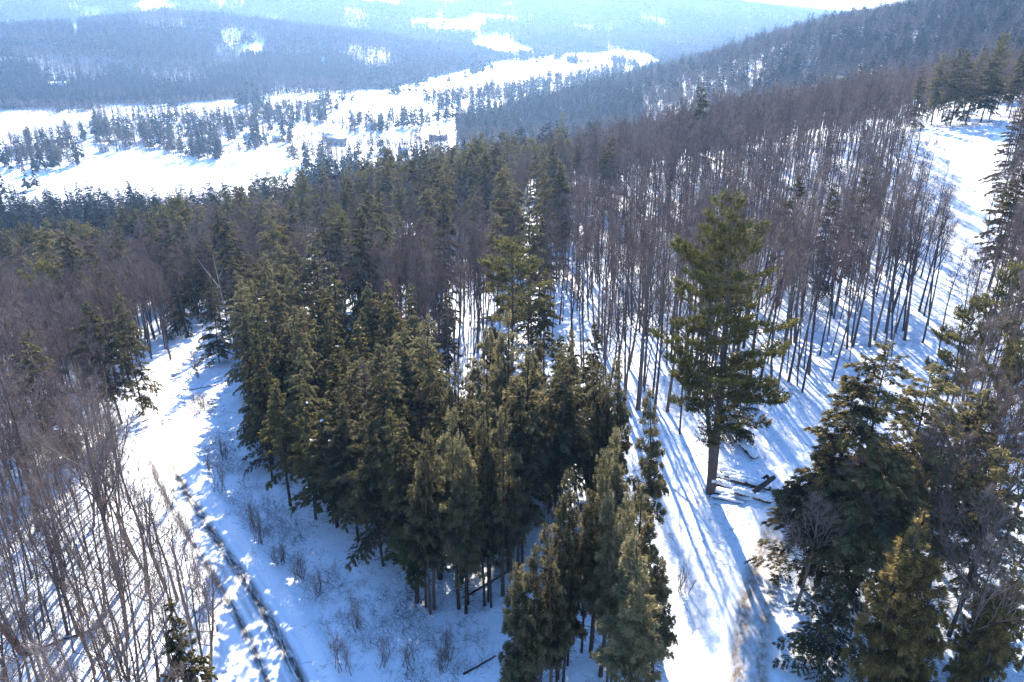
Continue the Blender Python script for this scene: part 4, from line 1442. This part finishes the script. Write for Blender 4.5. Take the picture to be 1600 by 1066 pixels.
# near stands
X, Y = jitter_grid(-110, 150, 22, 330, 2.2)
keep = (np.abs(X) < 0.80 * Y + 22)
X, Y = X[keep], Y[keep]
Z = ground(X, Y)
u, v, dep = project(np.stack([X, Y, Z], -1))
zone = np.full(len(X), -1)
for k, (poly, dens) in enumerate([(STAND_R, 0.38), (STAND_L, 0.92), (STAND_E, 0.34), (GAPW, 0.35), (LEFTW, 0.55)]):
    zone = np.where(in_poly(poly, u, v) & (rng.random(len(X)) < dens) & (zone < 0), k, zone)
bad = in_poly(FIELD, u, v)
for o in OPEN:
    bad |= in_poly(o, u, v)
ok = (zone >= 0) & ~bad & ~too_close(X, Y, used_xy)
dR = near_path(ROAD, X, Y)[0]
dL = near_path(LANE, X, Y)[0]
ok &= (dR > 4.2) & (dL > 3.2)
S1 = np.stack([X, Y, Z, u, v, zone, dep], 1)[ok]
order = np.argsort(S1[:, 6])
S1 = S1[order]
print('near stems', len(S1), np.bincount(S1[:, 5].astype(int)))



def stand_where(zn, uu, vv):
    if zn == 0:
        row = 'front rows' if vv > 520 else ('middle rows' if vv > 400 else 'back rows')
        col = 'left of the tall pine' if uu < 1040 else 'behind the tall pine' if uu < 1190 else 'right of the tall pine' if uu < 1330 else 'beside the snowy field'
        return 'in the %s %s' % (row, col)
    if zn == 1:
        row = 'by the bottom edge' if vv > 980 else 'mid stand' if vv > 780 else 'at the upper end'
        col = 'along the road side' if uu > 190 else 'left of the road' if uu > 60 else 'on the left photo edge'
        return '%s %s' % (row, col)
    if zn == 2:
        return 'among hemlocks ' + ('low on the right photo edge' if vv > 760 else 'high on the right photo edge')
    if zn == 3:
        return 'by the snow gap ' + ('near the tall dark spruces' if uu < 660 else 'near the fine needled pine')
    return ('close above the road bend' if uu > 180 else 'far left of the road bend') + (' in the upper woods' if vv < 430 else ' in the lower woods')


n_ind = {}
rest_bare = []
for x, y, z, uu, vv, zn, dp in S1:
    zn = int(zn)
    kind = 'pole_tree' if zn == 1 else 'bare_tree'
    if uu < -120 or uu > 1720 or vv > 1500:
        continue
    n_ind[kind] = n_ind.get(kind, 0) + 1
    if n_ind[kind] > 290:
        rest_bare.append((x, y, z))
        continue
    h = rng.uniform(12, 17) if kind == 'pole_tree' else rng.uniform(13, 22)
    if zn == 1:
        h = rng.uniform(9, 15)
    var = int(rng.integers(len(PROTO[kind])))
    lx, ly = rng.normal(0, 0.035), rng.normal(0, 0.045)
    hk = ('tall' if h > 19.5 else 'short' if h < 15.5 else 'middling') if zn != 1 else ('tall' if h > 13.3 else 'short' if h < 10.8 else 'middling')
    lk = 'leaning right' if ly > 0.045 else 'leaning left' if ly < -0.045 else 'straight'
    lab = '%s %s bare %s %s' % (hk, lk, 'pole tree' if zn == 1 else 'tree', stand_where(zn, uu, vv))
    place(kind, var, (x, y, z), h, rng.uniform(2.4, 3.9) * (0.66 if kind == 'pole_tree' else 1), rng.uniform(0, 6.28), lab, lab, (lx, ly))
    used_xy.append((x, y, 0.8))

# ------------------------------------------------------------------ stuff: woods instanced on points
def woods(name, pts, scl, names, label, idx=None):
    me = bpy.data.meshes.new(name)
    pts = np.asarray(pts, np.float32)
    me.vertices.add(len(pts))
    me.vertices.foreach_set('co', pts.ravel())
    a = me.attributes.new('scl', 'FLOAT', 'POINT')
    a.data.foreach_set('value', np.asarray(scl, np.float32))
    a = me.attributes.new('rot', 'FLOAT', 'POINT')
    a.data.foreach_set('value', rng.uniform(0, 6.28, len(pts)).astype(np.float32))
    a = me.attributes.new('pick', 'INT', 'POINT')
    a.data.foreach_set('value', (rng.integers(0, len(names), len(pts)) if idx is None else np.asarray(idx)).astype(np.int32))
    me.update()
    col = bpy.data.collections.new(name + '_kinds')
    for i, nme in enumerate(names):
        po = bpy.data.objects.new('%s_kind_%02d' % (name, i), LOD[nme])
        col.objects.link(po)
    ng = bpy.data.node_groups.new(name, 'GeometryNodeTree')
    ng.interface.new_socket('Geometry', in_out='INPUT', socket_type='NodeSocketGeometry')
    ng.interface.new_socket('Geometry', in_out='OUTPUT', socket_type='NodeSocketGeometry')
    gi, go = ng.nodes.new('NodeGroupInput'), ng.nodes.new('NodeGroupOutput')
    ci = ng.nodes.new('GeometryNodeCollectionInfo')
    ci.inputs[0].default_value = col
    ci.inputs[1].default_value = True
    ci.inputs[2].default_value = True
    ip = ng.nodes.new('GeometryNodeInstanceOnPoints')
    ip.inputs['Pick Instance'].default_value = True

    def attr(nm, ty):
        n = ng.nodes.new('GeometryNodeInputNamedAttribute')
        n.data_type = ty
        n.inputs['Name'].default_value = nm
        return n.outputs[0]
    cx = ng.nodes.new('ShaderNodeCombineXYZ')
    ng.links.new(attr('rot', 'FLOAT'), cx.inputs[2])
    ng.links.new(gi.outputs[0], ip.inputs['Points'])
    ng.links.new(ci.outputs[0], ip.inputs['Instance'])
    ng.links.new(attr('pick', 'INT'), ip.inputs['Instance Index'])
    ng.links.new(cx.outputs[0], ip.inputs['Rotation'])
    ng.links.new(attr('scl', 'FLOAT'), ip.inputs['Scale'])
    ng.links.new(ip.outputs[0], go.inputs[0])
    o = link(name, me)
    mod = o.modifiers.new('woods', 'NODES')
    mod.node_group = ng
    tag(o, label, None, None, 'stuff')
    return o


BARE = ['mid_bare_%d' % k for k in range(4)]
CONI = ['mid_hemlock_0', 'mid_hemlock_1', 'mid_hemlock_2', 'mid_spruce_0', 'mid_spruce_1', 'mid_spruce_2']

# clearings given where their edges lie on the snow (photo pixels turned into ground positions by the projection)
CLEAR = [FIELD,
         # valley fields
         [(-900, 215), (-300, 185), (0, 186), (150, 184), (160, 205), (60, 218), (0, 235), (-300, 260)],
         [(-200, 182), (150, 178), (330, 163), (420, 170), (390, 182), (300, 184), (160, 188), (-100, 200)],
         [(20, 275), (60, 268), (105, 255), (160, 240), (215, 236), (290, 250), (340, 258), (360, 250), (350, 235), (440, 232), (452, 250), (500, 250), (560, 280), (470, 290), (330, 308), (180, 308), (60, 296)],
         [(455, 205), (480, 190), (560, 165), (630, 150), (700, 140), (720, 128), (780, 105), (860, 100), (925, 104), (920, 112), (850, 122), (770, 132), (700, 165), (620, 178), (540, 185), (490, 210)],
         [(480, 235), (520, 205), (560, 212), (640, 205), (706, 190), (706, 220), (650, 232), (560, 240)],
         [(905, 135), (930, 118), (965, 122), (935, 138)],
         [(730, 62), (770, 55), (830, 75), (838, 86), (780, 88), (740, 78)],
         [(690, 35), (740, 22), (770, 45), (740, 52), (705, 45)],
         [(345, 58), (378, 54), (376, 68), (350, 68)], [(378, 70), (416, 66), (412, 92), (380, 86)], [(500, 92), (512, 92), (508, 110), (500, 108)],
         [(-50, 90), (25, 90), (20, 104), (-50, 106)], [(62, 134), (118, 140), (116, 148), (70, 144)], [(138, 56), (165, 56), (162, 62), (138, 62)],
         [(-50, 32), (58, 31), (50, 36), (-50, 38)], [(190, 12), (235, -2), (290, 8), (270, 16), (215, 16)], [(325, 0), (358, 0), (350, 12), (330, 10)],
         [(115, 38), (124, 38), (122, 66), (114, 64)], [(130, 16), (170, 12), (165, 22), (135, 22)], [(450, -4), (560, 2), (720, -2), (760, 0), (640, 8), (600, 12), (480, 6)],
         [(760, 10), (820, 4), (800, 12), (770, 16)], [(640, 28), (700, 30), (690, 38), (645, 36)], [(880, 82), (1000, 82), (990, 95), (890, 97)]]
# thinly wooded valley floor
THIN = [(-900, 330), (-900, 165), (0, 172), (330, 158), (600, 140), (780, 95), (1000, 78), (1040, 100), (960, 140), (880, 160), (780, 175), (715, 195), (712, 248), (640, 272), (600, 285), (540, 302), (450, 325), (330, 334), (0, 334)]


GROVES = [[(150, 190), (250, 184), (390, 186), (500, 180), (512, 190), (450, 202), (446, 228), (352, 233), (346, 252), (300, 248), (240, 238), (200, 228), (150, 230)],
          [(5, 252), (40, 222), (110, 212), (138, 240), (132, 262), (60, 272), (10, 274)], [(395, 190), (400, 172), (520, 168), (515, 188)],
          [(655, 166), (665, 150), (800, 140), (806, 160), (720, 170)], [(800, 138), (880, 126), (1000, 100), (930, 142), (860, 162), (800, 168)],
          [(525, 205), (530, 194), (640, 186), (700, 178), (705, 192), (640, 202)], [(705, 190), (800, 165), (860, 160), (720, 200)],
          [(470, 268), (520, 240), (600, 244), (690, 238), (700, 250), (560, 288)]]


def mask_pts(X, Y):
    Z = ground(X, Y)
    u, v, dep = project(np.stack([X, Y, Z], -1))
    # outside the frame the cover goes on as at the frame's edge
    uc, vc = np.clip(u, -800, 2400), np.clip(v, -3, 1500)
    clr = np.zeros(len(X), bool)
    for c in CLEAR:
        clr |= in_poly(c, uc, vc)
    thin = in_poly(THIN, uc, vc)
    return Z, u, v, dep, clr, thin


# middle woods, 120-700 m
X, Y = jitter_grid(-560, 620, 60, 1050, 3.6)
keep = (np.abs(X) < 0.72 * Y + 60) & (np.hypot(X, Y) > 105)
X, Y = X[keep], Y[keep]
Z, u, v, dep, clr, thin = mask_pts(X, Y)
near_st = np.zeros(len(X), bool)
for poly in (STAND_R, STAND_L, STAND_E):
    near_st |= in_poly(poly, u, v) & (dep < 335) & (Y < 330)
openm = clr | thin | near_st | (v > 560) | in_poly([(1370, 195), (1475, 195), (1505, 540), (1400, 540)], u, v)
for o in OPEN:
    openm |= in_poly(o, u, v)
openm |= too_close(X, Y, used_xy, 1.2)
openm |= (near_path(ROAD, X, Y)[0] < 5)
X, Y, Z, u, v, dep = (q[~openm] for q in (X, Y, Z, u, v, dep))
# evergreen share by place
nz = wav(X, Y, 70, 91) + 0.6 * wav(X, Y, 28, 92)
pc = np.clip(0.14 + 0.3 * (nz > 0.45) + 0.3 * (nz > 0.8), 0, 1)
pc = pc * (1 - 0.93 * smooth(-110, 110, u - 900 + 90 * wav(X, Y, 45, 93)) * ((v > 165) & (v < 440)))               # the brown woods
pc = np.where(in_poly([(700, 240), (1000, 215), (1000, 150), (860, 150), (700, 190)], u, v), 0.55, pc)
pc = np.where(in_poly([(-400, 320), (-400, 452), (60, 440), (180, 405), (350, 385), (490, 345), (490, 295), (0, 305)], u, v), 0.40 + 0.3 * (nz > 0.0), pc)
pc = np.where(in_poly([(480, 300), (700, 330), (800, 300), (1000, 250), (1000, 200), (700, 220)], u, v), 0.10 + 0.3 * (nz > 0.5), pc)
rh = in_poly([(1150, 175), (1230, 100), (1330, 60), (1500, 20), (1700, -30), (1700, 120), (1500, 110), (1350, 110), (1250, 140)], u, v)
pc = np.where(rh, 0.22 + 0.4 * (nz > 0.15), pc)
edge = (v < 372) & (u < 500) & (v > 280)
pc = np.where(edge & (v < 350), 0.30, pc)
isc = rng.random(len(X)) < pc
far_keep = rng.random(len(X)) < np.where(isc, 0.62, np.where(u < 900, 0.46, 0.58)) * np.where(edge, 0.25 + 0.6 * (wav(X, Y, 55, 94) > -0.1), 1.0)
isc, X, Y, Z, u, v, dep = (q[far_keep] for q in (isc, X, Y, Z, u, v, dep))
vis = (u > -40) & (u < 1640) & (v < 640) & (v > -30)
# single evergreens: the largest in view
cidx = np.where(isc & vis)[0]
cidx = cidx[np.argsort(dep[cidx])][:240]
single = np.zeros(len(X), bool)
single[cidx] = True
for i in cidx:
    pine = rng.random() < 0.08
    kind = 'pine_tree' if pine else 'hemlock_tree'
    zl = ('dark hemlock in the mixed woods left of the road bend', 'scattered hemlocks left of the road bend') if u[i] < 300 else \
         ('dark hemlock scattered in the brown woods above the centre', 'scattered hemlocks above the centre') if u[i] < 1000 else \
         ('dark hemlock in the woods behind the snowy field', 'scattered hemlocks on the right hillside')
    lab, grp = zl
    ht = rng.uniform(16, 25) if u[i] < 900 else rng.uniform(15, 21)
    lab = lab.replace('dark hemlock', '%s dark hemlock' % ('tall' if ht > 21 else 'small' if ht < 18 else 'middling'))
    lab += (' close by' if dep[i] < 190 else ' half way out' if dep[i] < 300 else ' far out')
    grp = lab
    if pine:
        lab, grp = lab.replace('dark hemlock', 'green pine'), grp.replace('hemlocks', 'pines')
    place(kind, int(rng.integers(len(PROTO[kind]))), (X[i], Y[i], Z[i]), ht, rng.uniform(3.2, 4.8), rng.uniform(0, 6.28), lab, grp)
ci = isc & ~single
bi = ~isc
bpts = np.stack([X, Y, Z], 1)[bi]
if rest_bare:
    bpts = np.concatenate([bpts, np.array(rest_bare)])
print('mid bare', len(bpts), 'mid conifer', ci.sum())
woods('bare_woods', bpts, rng.uniform(0.7, 1.1, len(bpts)), BARE, 'brown leafless woods on the near slope')
woods('evergreen_woods', np.stack([X, Y, Z], 1)[ci], rng.uniform(0.6, 1.35, ci.sum()), CONI, 'dark evergreens mixed through the near slope')

# far hills
FARC = ['far_conifer_%d' % k for k in range(4)]
FARB = ['far_bare_%d' % k for k in range(2)]


def far_band(name, y0, y1, cell, dens, label):
    X, Y = jitter_grid(-0.72 * y1, 0.72 * y1, y0, y1, cell)
    k = np.abs(X) < 0.68 * Y + 60
    X, Y = X[k], Y[k]
    Z, u, v, dep, clr, thin = mask_pts(X, Y)
    nz = wav(X, Y, 300, 61) + 0.7 * wav(X, Y, 110, 62)
    dn = np.where(thin, np.where(wav(X, Y, 130, 63) + 0.5 * wav(X, Y, 45, 64) > 0.35, 0.42, 0.008), np.where(nz < -0.85, 0.45, dens))
    gro = np.zeros(len(X), bool)
    for c in GROVES:
        gro |= in_poly(c, u, v)
    dn = np.where((Y < 800) & ~thin, dn * 0.5, dn)
    dn = np.where(gro, 0.34, dn)
    k = (~clr | gro) & (rng.random(len(X)) < dn) & (v > -60)
    if name == 'far_woods':
        k &= ~((np.abs(X) < 0.72 * Y + 60) & (X > -560) & (X < 620) & (Y < 1050) & ~thin)
    X, Y, Z, nz = X[k], Y[k], Z[k], nz[k]
    bare = rng.random(len(X)) < np.where(gro[k], 0.72, np.where(nz < -0.15, 0.92, 0.12))
    idx = np.where(bare, 4 + rng.integers(0, 2, len(X)), rng.integers(0, 4, len(X)))
    print(name, len(X))
    return woods(name, np.stack([X, Y, Z], 1), rng.uniform(0.95, 1.5, len(X)) * (1.35 if name == 'distant_woods' else 1.0), FARC + FARB, label, idx)


far_band('far_woods', 560, 2300, 5.2, 0.97, 'far wooded hillside across the valley')
far_band('distant_woods', 2300, 5200, 8.6, 0.95, 'distant woods fading into haze')

# ------------------------------------------------------------------ valley: single trees, hedgerow woods, houses
VT = [  # polygon of trunks' bases, number, evergreen share
    ([(15, 245), (40, 232), (110, 228), (130, 262), (60, 268), (20, 262)], 16, 0.8, 'conifer of the grove at the left end of the valley field'),
    ([(150, 205), (230, 200), (250, 225), (200, 232), (150, 222)], 16, 0.5, 'tree of the farm grove between the two left valley fields'),
    ([(250, 225), (345, 225), (350, 252), (290, 250), (250, 240)], 14, 0.5, 'tree of the grove at the back of the large valley field'),
    ([(300, 190), (400, 190), (400, 210), (310, 212)], 12, 0.7, 'conifer standing behind the valley houses'),
    ([(395, 180), (510, 172), (510, 188), (400, 190)], 14, 0.85, 'conifer of the dark belt before the pale upper valley field'),
    ([(525, 200), (640, 188), (640, 200), (530, 208)], 12, 0.85, 'conifer of the row beside the valley road'),
    ([(710, 155), (800, 148), (800, 164), (715, 168)], 16, 0.85, 'conifer of the dark block at the bend of the valley'),
    ([(445, 240), (520, 232), (520, 262), (450, 264)], 7, 0.7, 'single conifer near the end of the large valley field'),
    ([(640, 215), (700, 215), (700, 232), (640, 236)], 7, 0.2, 'lone tree on the snow by the right valley field'),
]
for poly, n, es, lab in VT:
    pu, pv = np.array(poly)[:, 0], np.array(poly)[:, 1]
    got = 0
    n = int(n * 1.7)
    while got < n:
        uu, vv = rng.uniform(pu.min(), pu.max(), 60), rng.uniform(pv.min(), pv.max(), 60)
        m = in_poly(poly, uu, vv)
        uu, vv = uu[m][:n - got], vv[m][:n - got]
        P = ray_ground(uu, vv, 0, ground)
        for p in P:
            got += 1
            if rng.random() < es:
                kind = 'pine_tree' if rng.random() < 0.5 else 'spruce_tree'
                h = rng.uniform(14, 22)
                r = rng.uniform(3.2, 5)
            else:
                kind, h, r = 'broad_tree', rng.uniform(11, 15), rng.uniform(4, 5.5)
            kw = {'pine_tree': 'pine', 'spruce_tree': 'spruce', 'broad_tree': 'bare tree'}[kind]
            l2 = lab.replace('single conifer', 'single ' + kw).replace('conifer', kw).replace('lone tree', 'lone ' + kw)
            if l2.startswith('tree'):
                l2 = kw + l2[4:]
            place(kind, int(rng.integers(len(PROTO[kind]))), p, h, r, rng.uniform(0, 6.28), l2, l2)
hl = [[(-20, 240), (60, 222), (150, 206)], [(40, 186), (160, 184), (330, 180)], [(440, 233), (500, 222), (560, 211)], [(560, 232), (640, 242), (706, 236)], [(480, 204), (560, 206), (640, 200), (705, 186)],
      [(340, 182), (460, 190), (560, 186)], [(150, 240), (190, 236), (290, 250)], [(345, 256), (440, 234)], [(500, 262), (560, 240), (640, 236)], [(0, 172), (160, 176), (400, 160), (600, 140), (770, 104)], [(560, 178), (680, 168), (760, 136)],
      [(20, 205), (150, 210), (160, 190)]]
hp = []
for pl in hl:
    pl = np.array(pl, float)
    n = int(np.abs(np.diff(pl[:, 0])).sum() / 1.1)
    tt = rng.random(n) * (len(pl) - 1)
    hp += list(zip(np.interp(tt, range(len(pl)), pl[:, 0]) + rng.normal(0, 1.5, n), np.interp(tt, range(len(pl)), pl[:, 1]) + rng.normal(0, 0.7, n)))
for poly, n, es, lab in VT:
    pp_ = np.array(poly, float)
    uu, vv = rng.uniform(pp_[:, 0].min(), pp_[:, 0].max(), 90), rng.uniform(pp_[:, 1].min(), pp_[:, 1].max(), 90)
    mm = in_poly(poly, uu, vv)
    hp += list(zip(uu[mm], vv[mm]))
hp = np.array(hp)
P = ray_ground(hp[:, 0], hp[:, 1], 0, ground)
woods('valley_hedgerows', P, rng.uniform(0.45, 1.0, len(P)), BARE, 'leafless hedgerows and thickets between the valley fields')
# field edge bare trees as a line along the near edge of the valley field
eu = np.concatenate([np.linspace(20, 560, 70), rng.uniform(150, 520, 60), rng.uniform(540, 705, 30)])
ev = np.concatenate([np.interp(np.linspace(20, 560, 70), [20, 180, 330, 470, 560], [300, 316, 318, 298, 284]) + rng.uniform(-3, 6, 70), rng.uniform(205, 232, 60), rng.uniform(225, 248, 30)])
P = ray_ground(eu, ev, 0, ground)
woods('valley_brush', P, rng.uniform(0.55, 0.95, len(P)), BARE, 'leafless trees along the valley field edges')


def house(u, v, w, d, h, rz, label, wall='wall_white', roof='roof_snow', windows=True, cat='house'):
    p = ray_ground([u], [v], 0, ground)[0]
    root = link('house' if cat == 'house' else 'barn', None)
    root.location = p
    root.rotation_euler = (0, 0, rz)
    tag(root, label, cat)
    m = MB()
    rh = d * 0.42
    m.box((0, 0, h / 2 - 0.5), (w, d, h + 1), 0)
    V = [(-w / 2, -d / 2, h), (w / 2, -d / 2, h), (w / 2, d / 2, h), (-w / 2, d / 2, h), (-w / 2, 0, h + rh), (w / 2, 0, h + rh)]
    m.add(V, [(0, 4, 3), (1, 2, 5)])
    link('wall', m.mesh('house_wall', [M[wall]]), root)
    m = MB()
    ov, th = 0.5, 0.35
    for s in (-1, 1):
        e = s * (d / 2 + ov)
        ez = h - ov * rh / (d / 2)
        V = [(-w / 2 - ov, e, ez), (w / 2 + ov, e, ez), (w / 2 + ov, 0, h + rh), (-w / 2 - ov, 0, h + rh)]
        V = V + [(a, b, c + th) for a, b, c in V]
        F = [(0, 1, 2), (0, 2, 3), (4, 6, 5), (4, 7, 6), (0, 5, 1), (0, 4, 5), (1, 6, 2), (1, 5, 6), (2, 7, 3), (2, 6, 7), (3, 4, 0), (3, 7, 4)]
        m.add(V, F)
    ro = link('roof', m.mesh('house_roof', [M[roof]]), root)
    if cat == 'house':
        m = MB()
        m.box((w * 0.2, 0.3, h + rh + 0.5), (0.8, 0.8, 1.8))
        link('chimney', m.mesh('chimney', [M['brick']]), ro)
    if windows:
        m = MB()
        m.box((0, 0, 0), (1.0, 0.08, 1.5))
        wm = m.mesh('window', [M['pane']])
        n = max(2, int(w / 3.2))
        for i in range(n):
            wo_ = link('window', wm, root)
            wo_.location = (-w / 2 + (i + 0.5) * w / n, -d / 2 - 0.02, h * 0.55)
    if cat != 'house':
        m = MB()
        m.box((0, -d / 2 - 0.03, 1.5), (3.0, 0.1, 3.0))
        link('door', m.mesh('barn_door', [M['roof_dark']]), root)


HOUSES = [
    (163, 236, 12, 9, 6, 0.3, 'white gabled house at the left tip of the large valley field', 'wall_white', 'roof_snow', 'house'),
    (196, 232, 14, 9, 5, -0.3, 'low white house at the top of the large valley field', 'wall_white', 'roof_snow', 'house'),
    (319, 222, 12, 8, 5, 0.2, 'snow roofed house between the valley groves', 'wall_tan', 'roof_snow', 'house'),
    (394, 216, 16, 10, 5, -0.2, 'long white house in the middle of the valley', 'wall_white', 'roof_snow', 'house'),
    (432, 220, 10, 8, 5, 0.5, 'small tan house right of the long white house', 'wall_tan', 'roof_snow', 'house'),
    (513, 217, 16, 10, 5, 0.1, 'tan house with snowy roof left of the big barn roof', 'wall_tan', 'roof_snow', 'house'),
    (527, 226, 26, 14, 5, 0.1, 'big low barn with pale roof in the right valley field', 'wall_tan', 'roof_dark', 'barn'),
    (580, 202, 14, 10, 6, -0.2, 'house tucked before the conifer row by the valley road', 'wall_white', 'roof_snow', 'house'),
    (684, 219, 26, 9, 4, 0.15, 'long dark shed at the right end of the valley field', 'wall_tan', 'roof_dark', 'barn'),
    (630, 240, 12, 9, 5, 0.3, 'small barn just above the dark hemlock clump', 'wall_red', 'roof_snow', 'barn'),
    (813, 166, 16, 10, 6, 0.1, 'house half hidden in trees below the valley bend', 'wall_white', 'roof_snow', 'house'),
    (848, 145, 18, 10, 6, 0.1, 'house beside the snowy opening at the valley bend', 'wall_white', 'roof_snow', 'house'),
    (91, 139, 34, 12, 8, 0.15, 'long pale building in the clearing on the opposite hill', 'wall_white', 'roof_snow', 'house'),
    (20, 238, 14, 9, 5, 0.2, 'tan house at the left photo edge in the valley', 'wall_tan', 'roof_snow', 'house'),
]
for (u_, v_, w, d, h, rz, lab, wa, ro, cat) in HOUSES:
    house(u_, v_, w * 0.72, d * 0.75, h * 0.8, rz, lab, wa, ro, cat == 'house', cat)

# ------------------------------------------------------------------ brush on the bank and in the field
SHR = [(330, 745), (345, 770), (395, 830), (405, 850), (560, 985), (600, 1040), (640, 1045),
       (535, 1050), (318, 640), (350, 720), (700, 1030), (690, 1050), (1066, 925), (1110, 640),
       (1310, 640), (1355, 610), (310, 590), (300, 850), (285, 830), (268, 790), (312, 905), (322, 940), (250, 760), (330, 985), (262, 800), (296, 880), (308, 930), (318, 1010), (470, 900), (500, 930), (440, 880)]
P = ray_ground([s[0] for s in SHR], [s[1] for s in SHR], 0, ground)
for (uu, vv), p in zip(SHR, P):
    hh = rng.uniform(2.0, 4.2)
    pl_ = ('on the sunlit snow beside the sanded lane' if vv > 700 else 'on the sunlit snow behind the log pile') if uu > 1000 else \
        'at the foot of the cedar clump' if uu > 640 else 'low on the blue shaded bank' if uu > 500 else 'by the dark road track' if vv > 760 and uu > 325 else \
        'on the stand side of the road' if vv > 740 else 'beside the bright road bend'
    lab = '%s bare twiggy shrub %s' % ('tall' if hh > 3.4 else 'small' if hh < 2.7 else 'middling', pl_)
    place('bare_shrub', int(rng.integers(3)), p, hh, rng.uniform(0.7, 1.3), rng.uniform(0, 6.28), lab, lab)
# fine brush, too many to count
for k in range(3):
    rngb = np.random.default_rng(810 + k)
    mbb = MB()
    for j in range(9):
        a, l = rngb.uniform(0, 6.28), rngb.uniform(0.4, 1.3)
        s = np.linspace(0, 1, 3)[:, None]
        d = np.array([math.cos(a) * 0.5, math.sin(a) * 0.5, 1.0])
        b0 = np.array([rngb.normal(0, 0.35), rngb.normal(0, 0.35), -0.05])
        Pl = b0 + d * l * s + np.array([math.cos(a), math.sin(a), -0.6]) * 0.3 * l * s ** 2
        mbb.tubes(Pl[None], np.array([[0.011, 0.008, 0.004]]), 3)
        Bq, Rq = grow(Pl[None], np.array([[0.011, 0.008, 0.004]]), 4, 0.3, 1, 0.45, 0.6, 0.2, 2, rngb, 0.15)
        mbb.tubes(Bq, np.maximum(Rq, 0.005), 3)
    LOD['brush_%d' % k] = mbb.mesh('brush', [M['twig']])
    LOD['red_brush_%d' % k] = mbb.mesh('red_brush', [M['brush_red']])
BANK = [(300, 620), (330, 610), (400, 760), (520, 860), (620, 900), (760, 1000), (770, 1120), (520, 1150), (430, 950), (340, 790), (275, 700)]
X, Y = jitter_grid(-60, 10, 30, 130, 0.62)
Z = ground(X, Y)
u, v, dep = project(np.stack([X, Y, Z], -1))
k = in_poly(BANK, u, v) & (near_path(ROAD, X, Y)[0] > 4.6) & (rng.random(len(X)) < 0.35 + 0.35 * wav(X, Y, 14, 71))
woods('bank_brush', np.stack([X, Y, Z], 1)[k], rng.uniform(0.5, 1.3, k.sum()), ['brush_0', 'brush_1', 'brush_2'], 'fine bare brush poking through the shaded snow bank')
for k in range(2):
    rngb = np.random.default_rng(830 + k)
    mbb = MB()
    for j in range(7):
        a, l = rngb.uniform(0, 6.28), rngb.uniform(0.12, 0.7)
        b0 = np.array([rngb.normal(0, 0.5), rngb.normal(0, 0.5), 0.03])
        e0 = b0 + np.array([math.cos(a) * l, math.sin(a) * l, rngb.uniform(-0.03, 0.12)])
        mbb.tubes(np.array([[b0, (b0 + e0) / 2 + rngb.normal(0, 0.03, 3), e0]]), np.array([[0.016, 0.014, 0.007]]), 3)
    LOD['litter_%d' % k] = mbb.mesh('litter', [M['bark']])
X, Y = jitter_grid(-55, 70, 28, 115, 1.1)
Z = ground(X, Y)
u, v, dep = project(np.stack([X, Y, Z], -1))
k = (u > -60) & (u < 1660) & (v < 1200) & (rng.random(len(X)) < 0.35 + 0.5 * wav(X, Y, 9, 73)) & (near_path(ROAD, X, Y)[0] > 3.2) & (near_path(LANE, X, Y)[0] > 2.6)
st_ = np.array([(a, b) for a, b, c in used_xy if b < 150])
st_ = np.repeat(st_, 3, 0) + rng.normal(0, 0.7, (len(st_) * 3, 2))
lp = np.concatenate([np.stack([X, Y, Z], 1)[k], np.column_stack([st_, ground(st_[:, 0], st_[:, 1])])])
woods('fallen_twigs', lp, rng.uniform(0.5, 1.3, len(lp)), ['litter_0', 'litter_1'], 'fallen twigs and bark scattered on the snow')
X, Y = jitter_grid(60, 240, 130, 300, 1.5)
Z = ground(X, Y)
u, v, dep = project(np.stack([X, Y, Z], -1))
k = in_poly(FIELD, u, v) & (rng.random(len(X)) < np.where(v < 225, 0.55, 0.18) + 0.5 * (wav(X, Y, 30, 72) - 0.1))
k &= (rng.random(len(X)) < 0.7)
woods('field_brush', np.stack([X, Y, Z], 1)[k], rng.uniform(0.8, 1.6, k.sum()), ['red_brush_0', 'red_brush_1', 'red_brush_2'], 'reddish dry brush on the snowy field')

# ------------------------------------------------------------------ haze
hz = MB()
x0, x1, y0, y1 = -6700.0, 6700.0, -700.0, 7900.0
z0, z1 = GROUND_MIN - 2.0, max(GROUND_MAX + 30, 120.0)
hz.box(((x0 + x1) / 2, (y0 + y1) / 2, (z0 + z1) / 2), (x1 - x0, y1 - y0, z1 - z0))
hm, nt, N, L = new_mat('haze')
ho = N.new('ShaderNodeOutputMaterial')
pv = N.new('ShaderNodeVolumePrincipled')
pv.inputs['Color'].default_value = (0.37, 0.60, 1.0, 1)
pv.inputs['Density'].default_value = HAZE_DENSITY
pv.inputs['Anisotropy'].default_value = 0.52
pv.inputs['Density Attribute'].default_value = ''
pv.inputs['Temperature Attribute'].default_value = ''
pv.inputs['Color Attribute'].default_value = ''
L.new(pv.outputs[0], ho.inputs['Volume'])
try:
    hm.cycles.homogeneous_volume = True
except Exception:
    pass
tag(link('haze', hz.mesh('haze', [hm])), 'pale blue haze filling the valley', None, None, 'stuff')
print('objects', len(bpy.data.objects), 'triangles in meshes', sum(len(m.polygons) for m in bpy.data.meshes))
